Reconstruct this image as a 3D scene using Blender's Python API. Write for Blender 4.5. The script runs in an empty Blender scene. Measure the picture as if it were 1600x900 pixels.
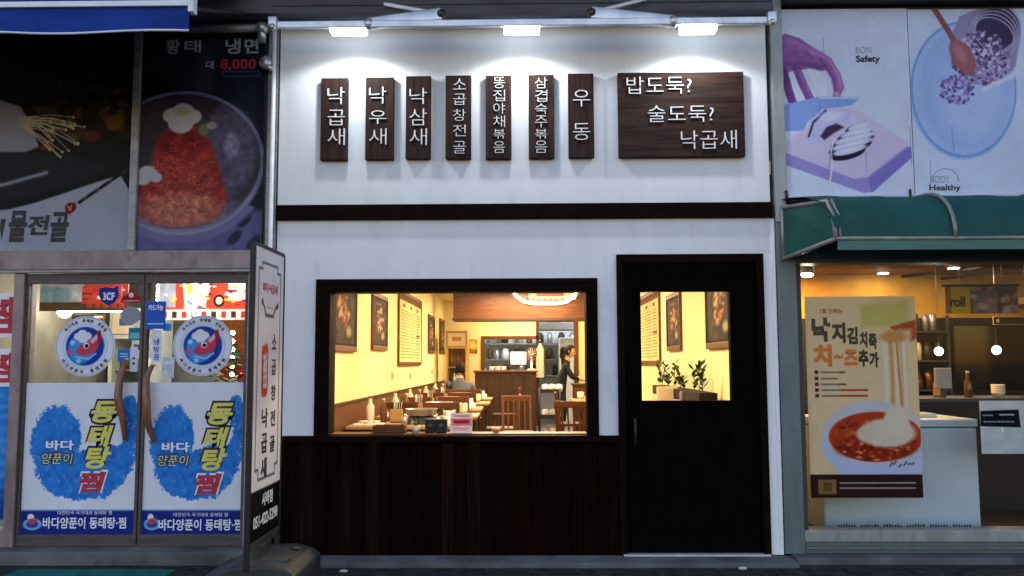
import bpy, bmesh, math, random
import numpy as np
from mathutils import Matrix, Vector
random.seed(7); rng = np.random.RandomState(7)
S = bpy.context.scene
COL = S.collection
# ------------------------------------------------------------------ camera
F, CX, CY, DIST, EYE = 1346.0, 800.0, 450.0, 6.2, 1.38
TH = math.atan(117 / F); YAW = math.atan(21 / F * math.cos(TH)); ROLL = -0.0035
CAMM = Matrix.Rotation(YAW, 3, 'Z') @ Matrix.Rotation(math.pi / 2 + TH, 3, 'X') @ Matrix.Rotation(ROLL, 3, 'Z')
cd = bpy.data.cameras.new('camera'); cam = bpy.data.objects.new('camera', cd); COL.objects.link(cam)
cam.matrix_world = Matrix.Translation((0, -DIST, EYE)) @ CAMM.to_4x4()
cd.sensor_width = 36; cd.lens = 36 * F / 1600; cd.clip_start = 0.05; cd.clip_end = 3000
S.camera = cam
# ------------------------------------------------------------------ sky, sun, exposure (dusk)
SUN_EL, SUN_AZ = 3.0, 15
w = bpy.data.worlds.new('World'); S.world = w; w.use_nodes = True
nt = w.node_tree; bg = nt.nodes['Background']
sky = nt.nodes.new('ShaderNodeTexSky'); sky.sky_type = 'NISHITA'; sky.sun_disc = False
sky.sun_elevation = math.radians(SUN_EL); sky.sun_rotation = math.radians(SUN_AZ)
sky.dust_density = 0.5; sky.ozone_density = 1.8
wb = nt.nodes.new('ShaderNodeMixRGB'); wb.blend_type = 'MULTIPLY'; wb.inputs[0].default_value = 1; wb.inputs[2].default_value = (1.06, .88, 1.02, 1)
nt.links.new(sky.outputs[0], wb.inputs[1]); nt.links.new(wb.outputs[0], bg.inputs[0]); bg.inputs[1].default_value = 0.15
sl = bpy.data.lights.new('sun', 'SUN'); sl.energy = 0.08; sl.angle = math.radians(6); sl.color = (1, .86, .72)
so = bpy.data.objects.new('sun', sl); COL.objects.link(so)
so.rotation_euler = (math.radians(90 - SUN_EL), 0, math.radians(180 - SUN_AZ))
S.view_settings.view_transform = 'Standard'; S.view_settings.look = 'None'
S.view_settings.gamma = 1; S.view_settings.use_curve_mapping = False
S.view_settings.exposure = 2.85
LAMP_SIGN, LAMP_ROOM, LAMP_LEFT, LAMP_RIGHT = 3.3, 16.0, 3.4, 4.6
S.cycles.max_bounces = 6; S.cycles.transparent_max_bounces = 12
# ------------------------------------------------------------------ photograph pixel -> point at a real depth
CL = Vector((0, -DIST, EYE))
def ray(px, py): return CAMM @ Vector(((px - CX) / F, -(py - CY) / F, -1))
def P(px, py, Y=0.0):
    d = ray(px, py); return CL + d * ((Y + DIST) / d.y)
def PX(px, py, X):
    d = ray(px, py); return CL + d * (X / d.x)
def R(x0, y0, x1, y1, Y=0.0):
    xm, ym = (x0 + x1) / 2, (y0 + y1) / 2
    return P(x0, ym, Y).x, P(x1, ym, Y).x, P(xm, y1, Y).z, P(xm, y0, Y).z
# ------------------------------------------------------------------ materials
MATS = {}
def lin(c): return tuple((v / 255 / 12.92 if v / 255 <= .04045 else ((v / 255 + .055) / 1.055) ** 2.4) for v in c)
def mat(name, col=(.5, .5, .5), rough=.6, spec=.3, metal=0., var=.15, scale=6., bump=0., stretch=(1, 1, 1), detail=4., spots=0., spotcol=(.02, .02, .02)):
    if name in MATS: return MATS[name]
    m = bpy.data.materials.new(name); m.use_nodes = True; t = m.node_tree; b = t.nodes['Principled BSDF']
    b.inputs['Roughness'].default_value = rough; b.inputs['Metallic'].default_value = metal
    b.inputs['Specular IOR Level'].default_value = spec
    tc = t.nodes.new('ShaderNodeTexCoord'); mp = t.nodes.new('ShaderNodeMapping'); mp.inputs['Scale'].default_value = stretch
    t.links.new(tc.outputs['Object'], mp.inputs[0])
    n = t.nodes.new('ShaderNodeTexNoise'); n.inputs['Scale'].default_value = scale; n.inputs['Detail'].default_value = detail
    t.links.new(mp.outputs[0], n.inputs[0])
    r = t.nodes.new('ShaderNodeValToRGB'); r.color_ramp.elements[0].position = .3; r.color_ramp.elements[1].position = .7
    r.color_ramp.elements[0].color = (*[c * (1 - var) for c in col], 1); r.color_ramp.elements[1].color = (*[min(1, c * (1 + var)) for c in col], 1)
    t.links.new(n.outputs[0], r.inputs[0]); out = r.outputs[0]
    if spots:
        n2 = t.nodes.new('ShaderNodeTexNoise'); n2.inputs['Scale'].default_value = scale * 2.3; n2.inputs['Detail'].default_value = 6
        t.links.new(mp.outputs[0], n2.inputs[0])
        r2 = t.nodes.new('ShaderNodeValToRGB'); r2.color_ramp.elements[0].position = .56; r2.color_ramp.elements[1].position = .72
        t.links.new(n2.outputs[0], r2.inputs[0])
        mu = t.nodes.new('ShaderNodeMath'); mu.operation = 'MULTIPLY'; mu.inputs[1].default_value = spots; t.links.new(r2.outputs[0], mu.inputs[0])
        mx = t.nodes.new('ShaderNodeMixRGB'); t.links.new(mu.outputs[0], mx.inputs[0]); t.links.new(out, mx.inputs[1]); mx.inputs[2].default_value = (*spotcol, 1); out = mx.outputs[0]
    t.links.new(out, b.inputs['Base Color'])
    mr = t.nodes.new('ShaderNodeMapRange'); mr.inputs['To Min'].default_value = max(.02, rough - .1); mr.inputs['To Max'].default_value = min(1, rough + .1)
    t.links.new(n.outputs[0], mr.inputs[0]); t.links.new(mr.outputs[0], b.inputs['Roughness'])
    if bump:
        bp = t.nodes.new('ShaderNodeBump'); bp.inputs['Strength'].default_value = bump; bp.inputs['Distance'].default_value = .01
        t.links.new(n.outputs[0], bp.inputs['Height']); t.links.new(bp.outputs[0], b.inputs['Normal'])
    MATS[name] = m; return m
def emit(name, col, st):
    if name in MATS: return MATS[name]
    m = mat(name, (.8, .8, .8), var=.02); b = m.node_tree.nodes['Principled BSDF']
    b.inputs['Emission Color'].default_value = (*col, 1); b.inputs['Emission Strength'].default_value = st
    return m
def glass(name, refl=1.18, tint=(.97, .98, .98)):
    m = bpy.data.materials.new(name); m.use_nodes = True; t = m.node_tree; t.nodes.clear()
    o = t.nodes.new('ShaderNodeOutputMaterial'); mx = t.nodes.new('ShaderNodeMixShader')
    tr = t.nodes.new('ShaderNodeBsdfTransparent'); tr.inputs[0].default_value = (*tint, 1)
    g = t.nodes.new('ShaderNodeBsdfGlossy'); g.inputs['Roughness'].default_value = .02
    fr_ = t.nodes.new('ShaderNodeFresnel'); fr_.inputs[0].default_value = refl; t.links.new(fr_.outputs[0], mx.inputs[0])
    t.links.new(tr.outputs[0], mx.inputs[1]); t.links.new(g.outputs[0], mx.inputs[2]); t.links.new(mx.outputs[0], o.inputs[0])
    MATS[name] = m; return m
def printed(name, rough=.45, spec=.1):
    m = bpy.data.materials.new(name); m.use_nodes = True; t = m.node_tree; b = t.nodes['Principled BSDF']
    a = t.nodes.new('ShaderNodeAttribute'); a.attribute_name = 'print'; t.links.new(a.outputs['Color'], b.inputs['Base Color'])
    b.inputs['Specular IOR Level'].default_value = spec
    n = t.nodes.new('ShaderNodeTexNoise'); n.inputs['Scale'].default_value = 3.
    mr = t.nodes.new('ShaderNodeMapRange'); mr.inputs['To Min'].default_value = rough - .1; mr.inputs['To Max'].default_value = rough + .15
    t.links.new(n.outputs[0], mr.inputs[0]); t.links.new(mr.outputs[0], b.inputs['Roughness'])
    bp = t.nodes.new('ShaderNodeBump'); bp.inputs['Strength'].default_value = .06; bp.inputs['Distance'].default_value = .02
    t.links.new(n.outputs[0], bp.inputs['Height']); t.links.new(bp.outputs[0], b.inputs['Normal'])
    MATS[name] = m; return m
VINYL = printed('printed_vinyl', .45); PAPER = printed('printed_paper', .75, .06)
GLASS = glass('window_glass'); GLASS2 = glass('shop_glass', 1.16)
white_wall = mat('white_wall_panel', (.64, .65, .67), .55, .2, var=.05, scale=2.6, bump=.05, stretch=(1.6, 1, .5), detail=7, spots=.26, spotcol=(.42, .43, .44))
white_strip = mat('skylit_white_strip', (.78, .79, .80), .5, .25, var=.04, scale=3, stretch=(3, 1, .5), spots=.15, spotcol=(.5, .5, .5))  # whiter than the wall panel: stronger sky light put into its colour
dark_wood = mat('dark_stained_wood', (.0058, .0021, .0012), .7, .012, var=.65, scale=5, stretch=(9, 9, .6), bump=.12)
frame_wood = mat('brown_black_frame_wood', (.0062, .0026, .0017), .6, .03, var=.4, scale=5, stretch=(2, 6, 2), bump=.1)
board_wood = mat('walnut_board', (.026, .012, .0085), .65, .12, var=.55, scale=4, stretch=(10, 10, .8), bump=.25)
board_wood_h = mat('walnut_plank', (.026, .012, .0085), .65, .12, var=.6, scale=4, stretch=(.7, 8, 9), bump=.25)
letter_white = mat('white_letter', (.62, .62, .62), .5, .3, var=.02)
red_wood = mat('reddish_interior_wood', (.11, .030, .006), .5, .3, var=.35, scale=4, stretch=(.8, 6, 6), bump=.1)
brown_wood = mat('brown_interior_wood', (.045, .016, .006), .5, .3, var=.35, scale=4, stretch=(6, 1, 6), bump=.1)
pine = mat('pale_table_wood', (.42, .23, .09), .4, .4, var=.15, scale=4, stretch=(1, 8, 8))
cream_wall = mat('cream_wall_paint', (.80, .66, .33), .7, .2, var=.04, scale=2, spots=.05, spotcol=(.5, .36, .14))
ceil_paint = mat('cream_ceiling_paint', (.78, .66, .34), .8, .1, var=.03)
plaster = mat('off_white_plaster', (.62, .62, .6), .8, .2, var=.06)
floor_tile = mat('brown_floor_tile', (.06, .03, .018), .4, .4, var=.2, scale=4)
steel = mat('brushed_steel', (.42, .42, .44), .38, .5, .7, var=.2, scale=6, stretch=(1, 1, 12), spots=.3, spotcol=(.12, .11, .11))
alu = mat('weathered_aluminium', (.24, .235, .24), .5, .4, .35, var=.25, scale=4, stretch=(2, 2, 7), spots=.5, spotcol=(.07, .06, .06))
pinkish = mat('grimy_steel_beam', (.19, .15, .15), .45, .4, .3, var=.3, scale=2.5, stretch=(3, 1, 1.5), bump=.08, spots=.6, spotcol=(.09, .07, .07))
galv = mat('galvanised_pipe', (.55, .56, .58), .35, .5, .6, var=.2, scale=8)
white_metal = mat('white_painted_metal', (.72, .73, .75), .4, .4, var=.08, scale=7, spots=.2, spotcol=(.3, .3, .3))
slate = mat('slate_awning_fabric', (.10, .105, .14), .8, .1, var=.15, scale=5, stretch=(1, 1, 5), bump=.05)
dark_metal = mat('dark_grey_metal', (.05, .052, .06), .45, .4, .3, var=.2)
black = mat('matt_black', (.012, .012, .013), .5, .3, var=.2)
navy = mat('royal_blue_canvas', (.012, .04, .23), .75, .1, var=.25, scale=3, stretch=(1, 1, 3), bump=.12)
hem = mat('white_hem_tape', (.72, .73, .76), .6, .2, var=.08, scale=9)
teal_metal = mat('teal_grey_painted_metal', (.10, .135, .14), .45, .4, .2, var=.15, scale=4, stretch=(3, 3, 1), spots=.25, spotcol=(.07, .08, .08))
sage_metal = mat('sage_grey_metal', (.24, .26, .245), .45, .4, .2, var=.2, scale=3, stretch=(4, 4, .8), spots=.3, spotcol=(.1, .11, .1))
green_canvas = mat('dark_green_canvas', (.009, .062, .054), .65, .2, var=.2, scale=3, bump=.1, spots=.15, spotcol=(.06, .13, .12))
awn_frame = mat('awning_tube_grey', (.22, .2, .19), .45, .4, .3, var=.2, scale=9)
grey_plastic = mat('grey_plastic', (.024, .024, .028), .5, .35, var=.15, scale=6, bump=.05, spots=.3, spotcol=(.06, .055, .055))
cream = mat('cream_ceramic', (.75, .66, .48), .35, .5, var=.05)
amber = mat('amber_liquid_bottle', (.12, .045, .012), .15, .6, var=.2)
red_pl = mat('red_plastic', (.35, .03, .02), .4, .4, var=.1)
leaf = mat('dark_leaf', (.035, .07, .02), .5, .3, var=.4, scale=12)
soil = mat('planter_dark', (.03, .022, .018), .8, .1, var=.3)
concrete = mat('stained_concrete', (.10, .10, .105), .85, .15, var=.4, scale=3.5, bump=.35, detail=9, spots=.6, spotcol=(.05, .05, .052))
asphalt = mat('worn_asphalt', (.03, .03, .033), .9, .1, var=.45, scale=9, bump=.6, detail=10, spots=.3, spotcol=(.07, .07, .07))
mat_green = mat('green_rubber_mat', (.01, .11, .095), .8, .15, var=.3, scale=14, bump=.4)
skin = mat('skin_tone', (.5, .28, .19), .5, .3, var=.08)
hair = mat('black_hair', (.006, .005, .0045), .7, .1, var=.3, scale=30)
shirt = mat('black_shirt_cloth', (.016, .017, .022), .85, .1, var=.2)
jacket = mat('blue_grey_jacket_cloth', (.09, .095, .125), .9, .1, var=.2)
trousers = mat('dark_trousers_cloth', (.02, .02, .028), .9, .1, var=.2)
# ------------------------------------------------------------------ mesh builder
class MB:
    def __init__(s): s.bm = bmesh.new(); s.ms = []
    def mi(s, m):
        if m not in s.ms: s.ms.append(m)
        return s.ms.index(m)
    def _tag(s, n0, m, smooth=False):
        s.bm.faces.ensure_lookup_table(); i = s.mi(m)
        for f in s.bm.faces[n0:]:
            f.material_index = i; f.smooth = smooth
    def box(s, x0, x1, y0, y1, z0, z1, m, bev=0.):
        n0 = len(s.bm.faces)
        r = bmesh.ops.create_cube(s.bm, size=1, matrix=Matrix.Translation(((x0 + x1) / 2, (y0 + y1) / 2, (z0 + z1) / 2)) @ Matrix.Diagonal((abs(x1 - x0), abs(y1 - y0), abs(z1 - z0), 1)))
        if bev:
            es = list({e for v in r['verts'] for e in v.link_edges})
            bmesh.ops.bevel(s.bm, geom=es, offset=bev, segments=2, affect='EDGES', profile=.6)
        s._tag(n0, m); return s
    def obox(s, M, sx, sy, sz, m, bev=0.):
        n0 = len(s.bm.faces)
        r = bmesh.ops.create_cube(s.bm, size=1, matrix=M @ Matrix.Diagonal((sx, sy, sz, 1)))
        if bev:
            es = list({e for v in r['verts'] for e in v.link_edges})
            bmesh.ops.bevel(s.bm, geom=es, offset=bev, segments=2, affect='EDGES', profile=.6)
        s._tag(n0, m); return s
    def beam(s, a, b, wx, wy, m, bev=.003, up=(0, 0, 1)):
        a, b = Vector(a), Vector(b); d = b - a; L = d.length; z = d.normalized(); u = Vector(up)
        x = u.cross(z)
        if x.length < 1e-4: x = Vector((1, 0, 0))
        x.normalize(); y = z.cross(x)
        M = Matrix.Translation((a + b) / 2) @ Matrix((x, y, z)).transposed().to_4x4()
        return s.obox(M, wx, wy, L, m, bev)
    def tube(s, pts, r, m, seg=10, cap=True):
        pts = [Vector(p) for p in pts]; n0 = len(s.bm.faces); rings = []; rr = r if isinstance(r, (list, tuple)) else [r] * len(pts)
        prev = None
        for i, p in enumerate(pts):
            t = (pts[min(i + 1, len(pts) - 1)] - pts[max(i - 1, 0)]).normalized()
            x = prev - t * prev.dot(t) if prev is not None else t.orthogonal()
            if x.length < 1e-5: x = t.orthogonal()
            x.normalize(); prev = x; y = t.cross(x)
            rings.append([s.bm.verts.new(p + (x * math.cos(a) + y * math.sin(a)) * rr[i]) for a in [2 * math.pi * k / seg for k in range(seg)]])
        for A, B in zip(rings, rings[1:]):
            for k in range(seg): s.bm.faces.new((A[k], A[(k + 1) % seg], B[(k + 1) % seg], B[k]))
        if cap: s.bm.faces.new(rings[0][::-1]); s.bm.faces.new(rings[-1])
        s._tag(n0, m, True); return s
    def lathe(s, c, prof, m, seg=20):
        n0 = len(s.bm.faces); rings = []; c = Vector(c)
        for (r, z) in prof: rings.append([s.bm.verts.new(c + Vector((max(r, 1e-4) * math.cos(2 * math.pi * k / seg), max(r, 1e-4) * math.sin(2 * math.pi * k / seg), z))) for k in range(seg)])
        for A, B in zip(rings, rings[1:]):
            for k in range(seg): s.bm.faces.new((A[k], A[(k + 1) % seg], B[(k + 1) % seg], B[k]))
        s.bm.faces.new(rings[0][::-1]); s.bm.faces.new(rings[-1])
        s._tag(n0, m, True); return s
    def ball(s, c, r, m, sc=(1, 1, 1), seg=14, rot=None):
        n0 = len(s.bm.faces); M = Matrix.Translation(c)
        if rot is not None: M = M @ rot
        bmesh.ops.create_uvsphere(s.bm, u_segments=seg, v_segments=seg // 2 + 1, radius=r, matrix=M @ Matrix.Diagonal((*sc, 1)))
        s._tag(n0, m, True); return s
    def face(s, pts, m, thick=None):
        n0 = len(s.bm.faces); v = [s.bm.verts.new(p) for p in pts]; f = s.bm.faces.new(v)
        if thick is not None:
            r = bmesh.ops.extrude_face_region(s.bm, geom=[f]); vs = [g for g in r['geom'] if isinstance(g, bmesh.types.BMVert)]
            bmesh.ops.translate(s.bm, verts=vs, vec=Vector(thick))
        s._tag(n0, m); return s
    def mesh(s, me, M, m):
        n0 = len(s.bm.faces); nv = len(s.bm.verts); s.bm.from_mesh(me); s.bm.verts.ensure_lookup_table()
        bmesh.ops.transform(s.bm, matrix=M, verts=s.bm.verts[nv:]); s._tag(n0, m); return s
    def build(s, name, parent=None, **kw):
        if name == 'lettering' and len(getattr(s, 'marks', [])) > 1:
            s.bm.faces.ensure_lookup_table(); mk = s.marks + [len(s.bm.faces)]; o = None
            for a, b in zip(mk, mk[1:]):
                n = MB(); n.ms = list(s.ms); vm = {}
                for f in s.bm.faces[a:b]:
                    g = n.bm.faces.new([vm.setdefault(v, None) or vm.__setitem__(v, n.bm.verts.new(v.co)) or vm[v] for v in f.verts]); g.material_index = f.material_index
                o = n.build(name, parent, **kw)
            s.bm.free(); return o
        bmesh.ops.recalc_face_normals(s.bm, faces=s.bm.faces[:])
        me = bpy.data.meshes.new(name); s.bm.to_mesh(me); s.bm.free()
        for m in s.ms: me.materials.append(m)
        return link(name, me, parent, **kw)
def link(name, me, parent=None, label=None, cat=None, group=None, kind=None, local=False):
    o = bpy.data.objects.new(name, me); COL.objects.link(o)
    if parent is not None:
        o.parent = parent
        if not local: o.matrix_parent_inverse = Matrix.Translation(-wloc(parent))
    return tag(o, label, cat, group, kind)
def wloc(o):
    v = Vector((0, 0, 0))
    if o.parent is None: v = Vector(o.location)
    else: v = Vector((0, 0, 0)) if o.data is not None else Vector(o.location)
    return v
def tag(o, label=None, cat=None, group=None, kind=None):
    if label: o['label'] = label
    if cat: o['category'] = cat
    if group: o['group'] = group
    if kind: o['kind'] = kind
    return o
def thing(name, label, cat, loc=(0, 0, 0), group=None, rz=0.):
    o = bpy.data.objects.new(name, None); COL.objects.link(o); o.location = loc; o.rotation_euler = (0, 0, rz); o.empty_display_size = .1
    return tag(o, label, cat, group)
def dup(root, loc, rz=0., label=None, group=None, scale=None):
    def cp(o, par):
        c = o.copy(); COL.objects.link(c)
        if par is not None: c.parent = par
        for ch in list(o.children): cp(ch, c)
        return c
    r = cp(root, None); r.location = loc; r.rotation_euler = (0, 0, rz)
    if scale: r.scale = scale
    if label: r['label'] = label
    if group: r['group'] = group
    return r
FRONT = Matrix(((1, 0, 0, 0), (0, 0, -1, 0), (0, 1, 0, 0), (0, 0, 0, 1)))   # text plane XY -> facade plane XZ facing -Y
def tmesh(body, off=0., ext=0., shear=0., size=1.):
    cu = bpy.data.curves.new('lettering', 'FONT'); cu.body = body; cu.size = size; cu.offset = off; cu.extrude = ext; cu.shear = shear; cu.resolution_u = 3
    o = bpy.data.objects.new('lettering', cu); COL.objects.link(o)
    me = bpy.data.meshes.new_from_object(o.evaluated_get(bpy.context.evaluated_depsgraph_get()))
    bpy.data.objects.remove(o); bpy.data.curves.remove(cu); return me
def bbox(me):
    a = np.zeros(len(me.vertices) * 3); me.vertices.foreach_get('co', a); a = a.reshape(-1, 3); return a.min(0), a.max(0)
def fit(mb, body, x0, x1, z0, z1, Y, m, off=.01, depth=.0015, shear=0., aspect=False, ref=None, base=FRONT, org=(0, 0, 0)):
    """put text into a rectangle of the facade plane (or of the plane base/org)"""
    mb.marks = getattr(mb, 'marks', []) + [len(mb.bm.faces)]
    me = tmesh(body, off, .5, shear)
    if not len(me.vertices): return
    lo, hi = bbox(me if ref is None else ref)
    sx = (x1 - x0) / (hi[0] - lo[0]); sy = (z1 - z0) / (hi[1] - lo[1])
    if aspect: sx = sy = min(sx, sy)
    cx, cy = (lo[0] + hi[0]) / 2, (lo[1] + hi[1]) / 2
    M = Matrix.Translation(org) @ base @ Matrix.Translation(((x0 + x1) / 2, (z0 + z1) / 2, -Y)) @ Matrix.Diagonal((sx, sy, depth, 1)) @ Matrix.Translation((-cx, -cy, 0))
    mb.mesh(me, M, m); bpy.data.meshes.remove(me)
# ------------------------------------------------------------------ printed pictures: a grid of printed colours, painted in photo pixel units
def vnoise(h, w_, cell, seed=0, oct=3):
    r = np.random.RandomState(seed); out = np.zeros((h, w_)); amp = 1; tot = 0
    for o in range(oct):
        c = max(1.5, cell / 2 ** o); gh, gw = int(h / c) + 3, int(w_ / c) + 3; g = r.rand(gh, gw)
        y = np.arange(h) / c; x = np.arange(w_) / c; yi = y.astype(int); xi = x.astype(int); fy = (y - yi)[:, None]; fx = (x - xi)[None]
        fy = fy * fy * (3 - 2 * fy); fx = fx * fx * (3 - 2 * fx)
        out += amp * ((g[yi][:, xi] * (1 - fx) + g[yi][:, xi + 1] * fx) * (1 - fy) + (g[yi + 1][:, xi] * (1 - fx) + g[yi + 1][:, xi + 1] * fx) * fy)
        tot += amp; amp *= .5
    return out / tot
class Cv:
    def __init__(s, x0, y0, x1, y1, bgc, k=1.0):
        s.b = (x0, y0, x1, y1); s.w = max(2, int(round((x1 - x0) * k)) + 1); s.h = max(2, int(round((y1 - y0) * k)) + 1); s.k = k
        s.X, s.Y = np.meshgrid(np.linspace(x0, x1, s.w), np.linspace(y0, y1, s.h))
        s.a = np.zeros((s.h, s.w, 3)) + np.array(bgc, float); s.seed = 1
    def noise(s, cell, oct=3):
        s.seed += 1; return vnoise(s.h, s.w, cell * s.k, s.seed, oct)
    def put(s, mask, col):
        col = np.asarray(col, float); mask = np.clip(mask, 0, 1)[..., None]; s.a = s.a * (1 - mask) + col * mask; return mask[..., 0]
    def ell(s, cx, cy, rx, ry, col, soft=1., rot=0., paint=True):
        c, n = math.cos(rot), math.sin(rot); dx, dy = s.X - cx, s.Y - cy
        u, v = (dx * c + dy * n) / rx, (-dx * n + dy * c) / ry; d = (np.sqrt(u * u + v * v) - 1) * min(rx, ry)
        mk = np.clip(.5 - d / soft, 0, 1)
        if paint: s.put(mk, col)
        return mk
    def ring(s, cx, cy, rx, ry, wd, col, soft=1., rot=0.):
        c, n = math.cos(rot), math.sin(rot); dx, dy = s.X - cx, s.Y - cy
        u, v = (dx * c + dy * n) / rx, (-dx * n + dy * c) / ry; d = np.abs((np.sqrt(u * u + v * v) - 1) * min(rx, ry)) - wd / 2
        return s.put(np.clip(.5 - d / soft, 0, 1), col)
    def poly(s, pts, col, soft=1., paint=True):
        ins = np.zeros(s.X.shape, bool); dist = np.full(s.X.shape, 1e9)
        for (ax, ay), (bx, by) in zip(pts, pts[1:] + pts[:1]):
            with np.errstate(divide='ignore', invalid='ignore'):
                cr = ((ay > s.Y) != (by > s.Y)) & (s.X < (bx - ax) * (s.Y - ay) / ((by - ay) or 1e-9) + ax)
            ins ^= cr; L = (bx - ax) ** 2 + (by - ay) ** 2 or 1e-9
            t = np.clip(((s.X - ax) * (bx - ax) + (s.Y - ay) * (by - ay)) / L, 0, 1)
            dist = np.minimum(dist, np.hypot(s.X - ax - t * (bx - ax), s.Y - ay - t * (by - ay)))
        d = np.where(ins, -dist, dist); mk = np.clip(.5 - d / soft, 0, 1)
        if paint: s.put(mk, col)
        return mk
    def line(s, pts, wd, col, soft=1.):
        dist = np.full(s.X.shape, 1e9)
        for (ax, ay), (bx, by) in zip(pts, pts[1:]):
            L = (bx - ax) ** 2 + (by - ay) ** 2 or 1e-9
            t = np.clip(((s.X - ax) * (bx - ax) + (s.Y - ay) * (by - ay)) / L, 0, 1)
            dist = np.minimum(dist, np.hypot(s.X - ax - t * (bx - ax), s.Y - ay - t * (by - ay)))
        return s.put(np.clip(.5 - (dist - wd / 2) / soft, 0, 1), col)
    def rect(s, x0, y0, x1, y1, col, soft=1.): return s.poly([(x0, y0), (x1, y0), (x1, y1), (x0, y1)], col, soft)
    def grain(s, amp, cell=3): s.a = s.a * (1 + (s.noise(cell, 2)[..., None] - .5) * 2 * amp)
    def build(s, name, O, U, V, parent=None, m=None, thick=.012, mask=None, local=False, **kw):
        """O bottom-left corner, U to the right, V up (full extents); printed grid in front, board behind"""
        O, U, V = Vector(O), Vector(U), Vector(V); N = U.cross(V).normalized()
        h, w_ = s.h, s.w
        u = np.linspace(0, 1, w_); v = np.linspace(1, 0, h)
        co = (np.array(O)[None, None] + u[None, :, None] * np.array(U) + v[:, None, None] * np.array(V)).reshape(-1, 3)
        idx = np.arange(h * w_).reshape(h, w_)
        f = np.stack([idx[:-1, :-1], idx[1:, :-1], idx[1:, 1:], idx[:-1, 1:]], -1).reshape(-1, 4)
        if mask is not None:
            mm = (mask[:-1, :-1] + mask[1:, 1:] + mask[1:, :-1] + mask[:-1, 1:]) / 4 > .45; f = f[mm.reshape(-1)]
            fm = f
        rgb = np.clip(s.a / 255, 0, 1); l = np.where(rgb <= .04045, rgb / 12.92, ((rgb + .055) / 1.055) ** 2.4); l = np.clip(l * .82, 0, .82)
        l = l * (.93 + .14 * vnoise(h, w_, 26, 77, 4))[..., None] * (.96 + .08 * vnoise(h, w_, 2.2, 78, 1))[..., None]
        col = np.concatenate([l.reshape(-1, 3), np.ones((h * w_, 1))], 1)
        if mask is None:
            n0 = len(co); b = -np.array(N) * thick
            extra = np.array([np.array(O) , np.array(O + U), np.array(O + U + V), np.array(O + V)]); extra = np.concatenate([extra, extra + b])
            co = np.concatenate([co, extra]); q = n0
            bf = np.array([[q + 4, q + 7, q + 6, q + 5], [q, q + 4, q + 5, q + 1], [q + 1, q + 5, q + 6, q + 2], [q + 2, q + 6, q + 7, q + 3], [q + 3, q + 7, q + 4, q]])
            f = np.concatenate([f, bf]); col = np.concatenate([col, np.tile([[.3, .3, .3, 1.]], (8, 1))])
        else:   # back skin of a cut-out sticker
            n0 = len(co); co = np.concatenate([co, co - np.array(N) * thick]); col = np.concatenate([col, col]); f = np.concatenate([f, fm[:, ::-1] + n0])
        me = bpy.data.meshes.new(name); me.vertices.add(len(co)); me.vertices.foreach_set('co', co.astype(np.float32).ravel())
        me.loops.add(len(f) * 4); me.loops.foreach_set('vertex_index', f.astype(np.int32).ravel())
        me.polygons.add(len(f)); me.polygons.foreach_set('loop_start', np.arange(0, len(f) * 4, 4, dtype=np.int32))
        me.update(calc_edges=True)
        at = me.color_attributes.new('print', 'FLOAT_COLOR', 'POINT'); at.data.foreach_set('color', col.astype(np.float32).ravel())
        me.materials.append(m or VINYL); me.validate()
        return link(name, me, parent, local=local, **kw)
    def on_wall(s, name, Y, parent=None, **kw):
        x0, y0, x1, y1 = s.b; X0, X1, Z0, Z1 = R(x0, y0, x1, y1, Y)
        return s.build(name, (X0, Y, Z0), (X1 - X0, 0, 0), (0, 0, Z1 - Z0), parent, **kw)
# ================================================================== THE SETTING: ground
mb = MB(); mb.box(-400, 400, -400, 400, -.3, 0, asphalt); mb.build('ground', kind='structure')
slab = mat('worn_paving', (.026, .026, .028), .9, .08, var=.6, scale=11, bump=1.0, detail=14, spots=.6, spotcol=(.07, .07, .07))
mb = MB(); r_ = random.Random(3)
for i in range(-14, 16):
    for j in range(5):
        x0 = i * .42 + (j % 2) * .21; y0 = -.27 - j * .3; h = r_.uniform(.004, .008)
        mb.box(x0 + .004, x0 + .416, y0 - .296, y0 - .004, .0005, h, slab, .002)
mb.build('pavement', kind='structure')
mb = MB()
mb.box(-1.86, 1.83, -.26, .0, .0005, .036, concrete, .006); mb.build('restaurant_step', kind='structure')
mb = MB(); mb.box(-4.9, -1.87, -.2, .0, .0005, .095, concrete, .012); mb.build('seafood_shop_step', kind='structure')
mb = MB(); mb.box(1.84, 5.2, -.17, .0, .0005, .05, concrete, .008); mb.build('porridge_shop_step', kind='structure')
for px, py, Y, lab in ((537, 892, -.38, 'crumpled white paper scrap on the pavement below the wood base'), (1160, 888, -.3, 'small torn paper scrap on the pavement before the black door')):
    p = P(px, py, Y); mb = MB(); mb.ball((p.x, Y, .012), .02, mat('scrap_paper', (.5, .5, .5), .8), (1.6, .7, .45), 8)
    for v in mb.bm.verts: v.co += Vector((random.uniform(-.006, .006), random.uniform(-.006, .006), random.uniform(-.003, .004)))
    mb.build('paper_scrap', label=lab, cat='litter')
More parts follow.
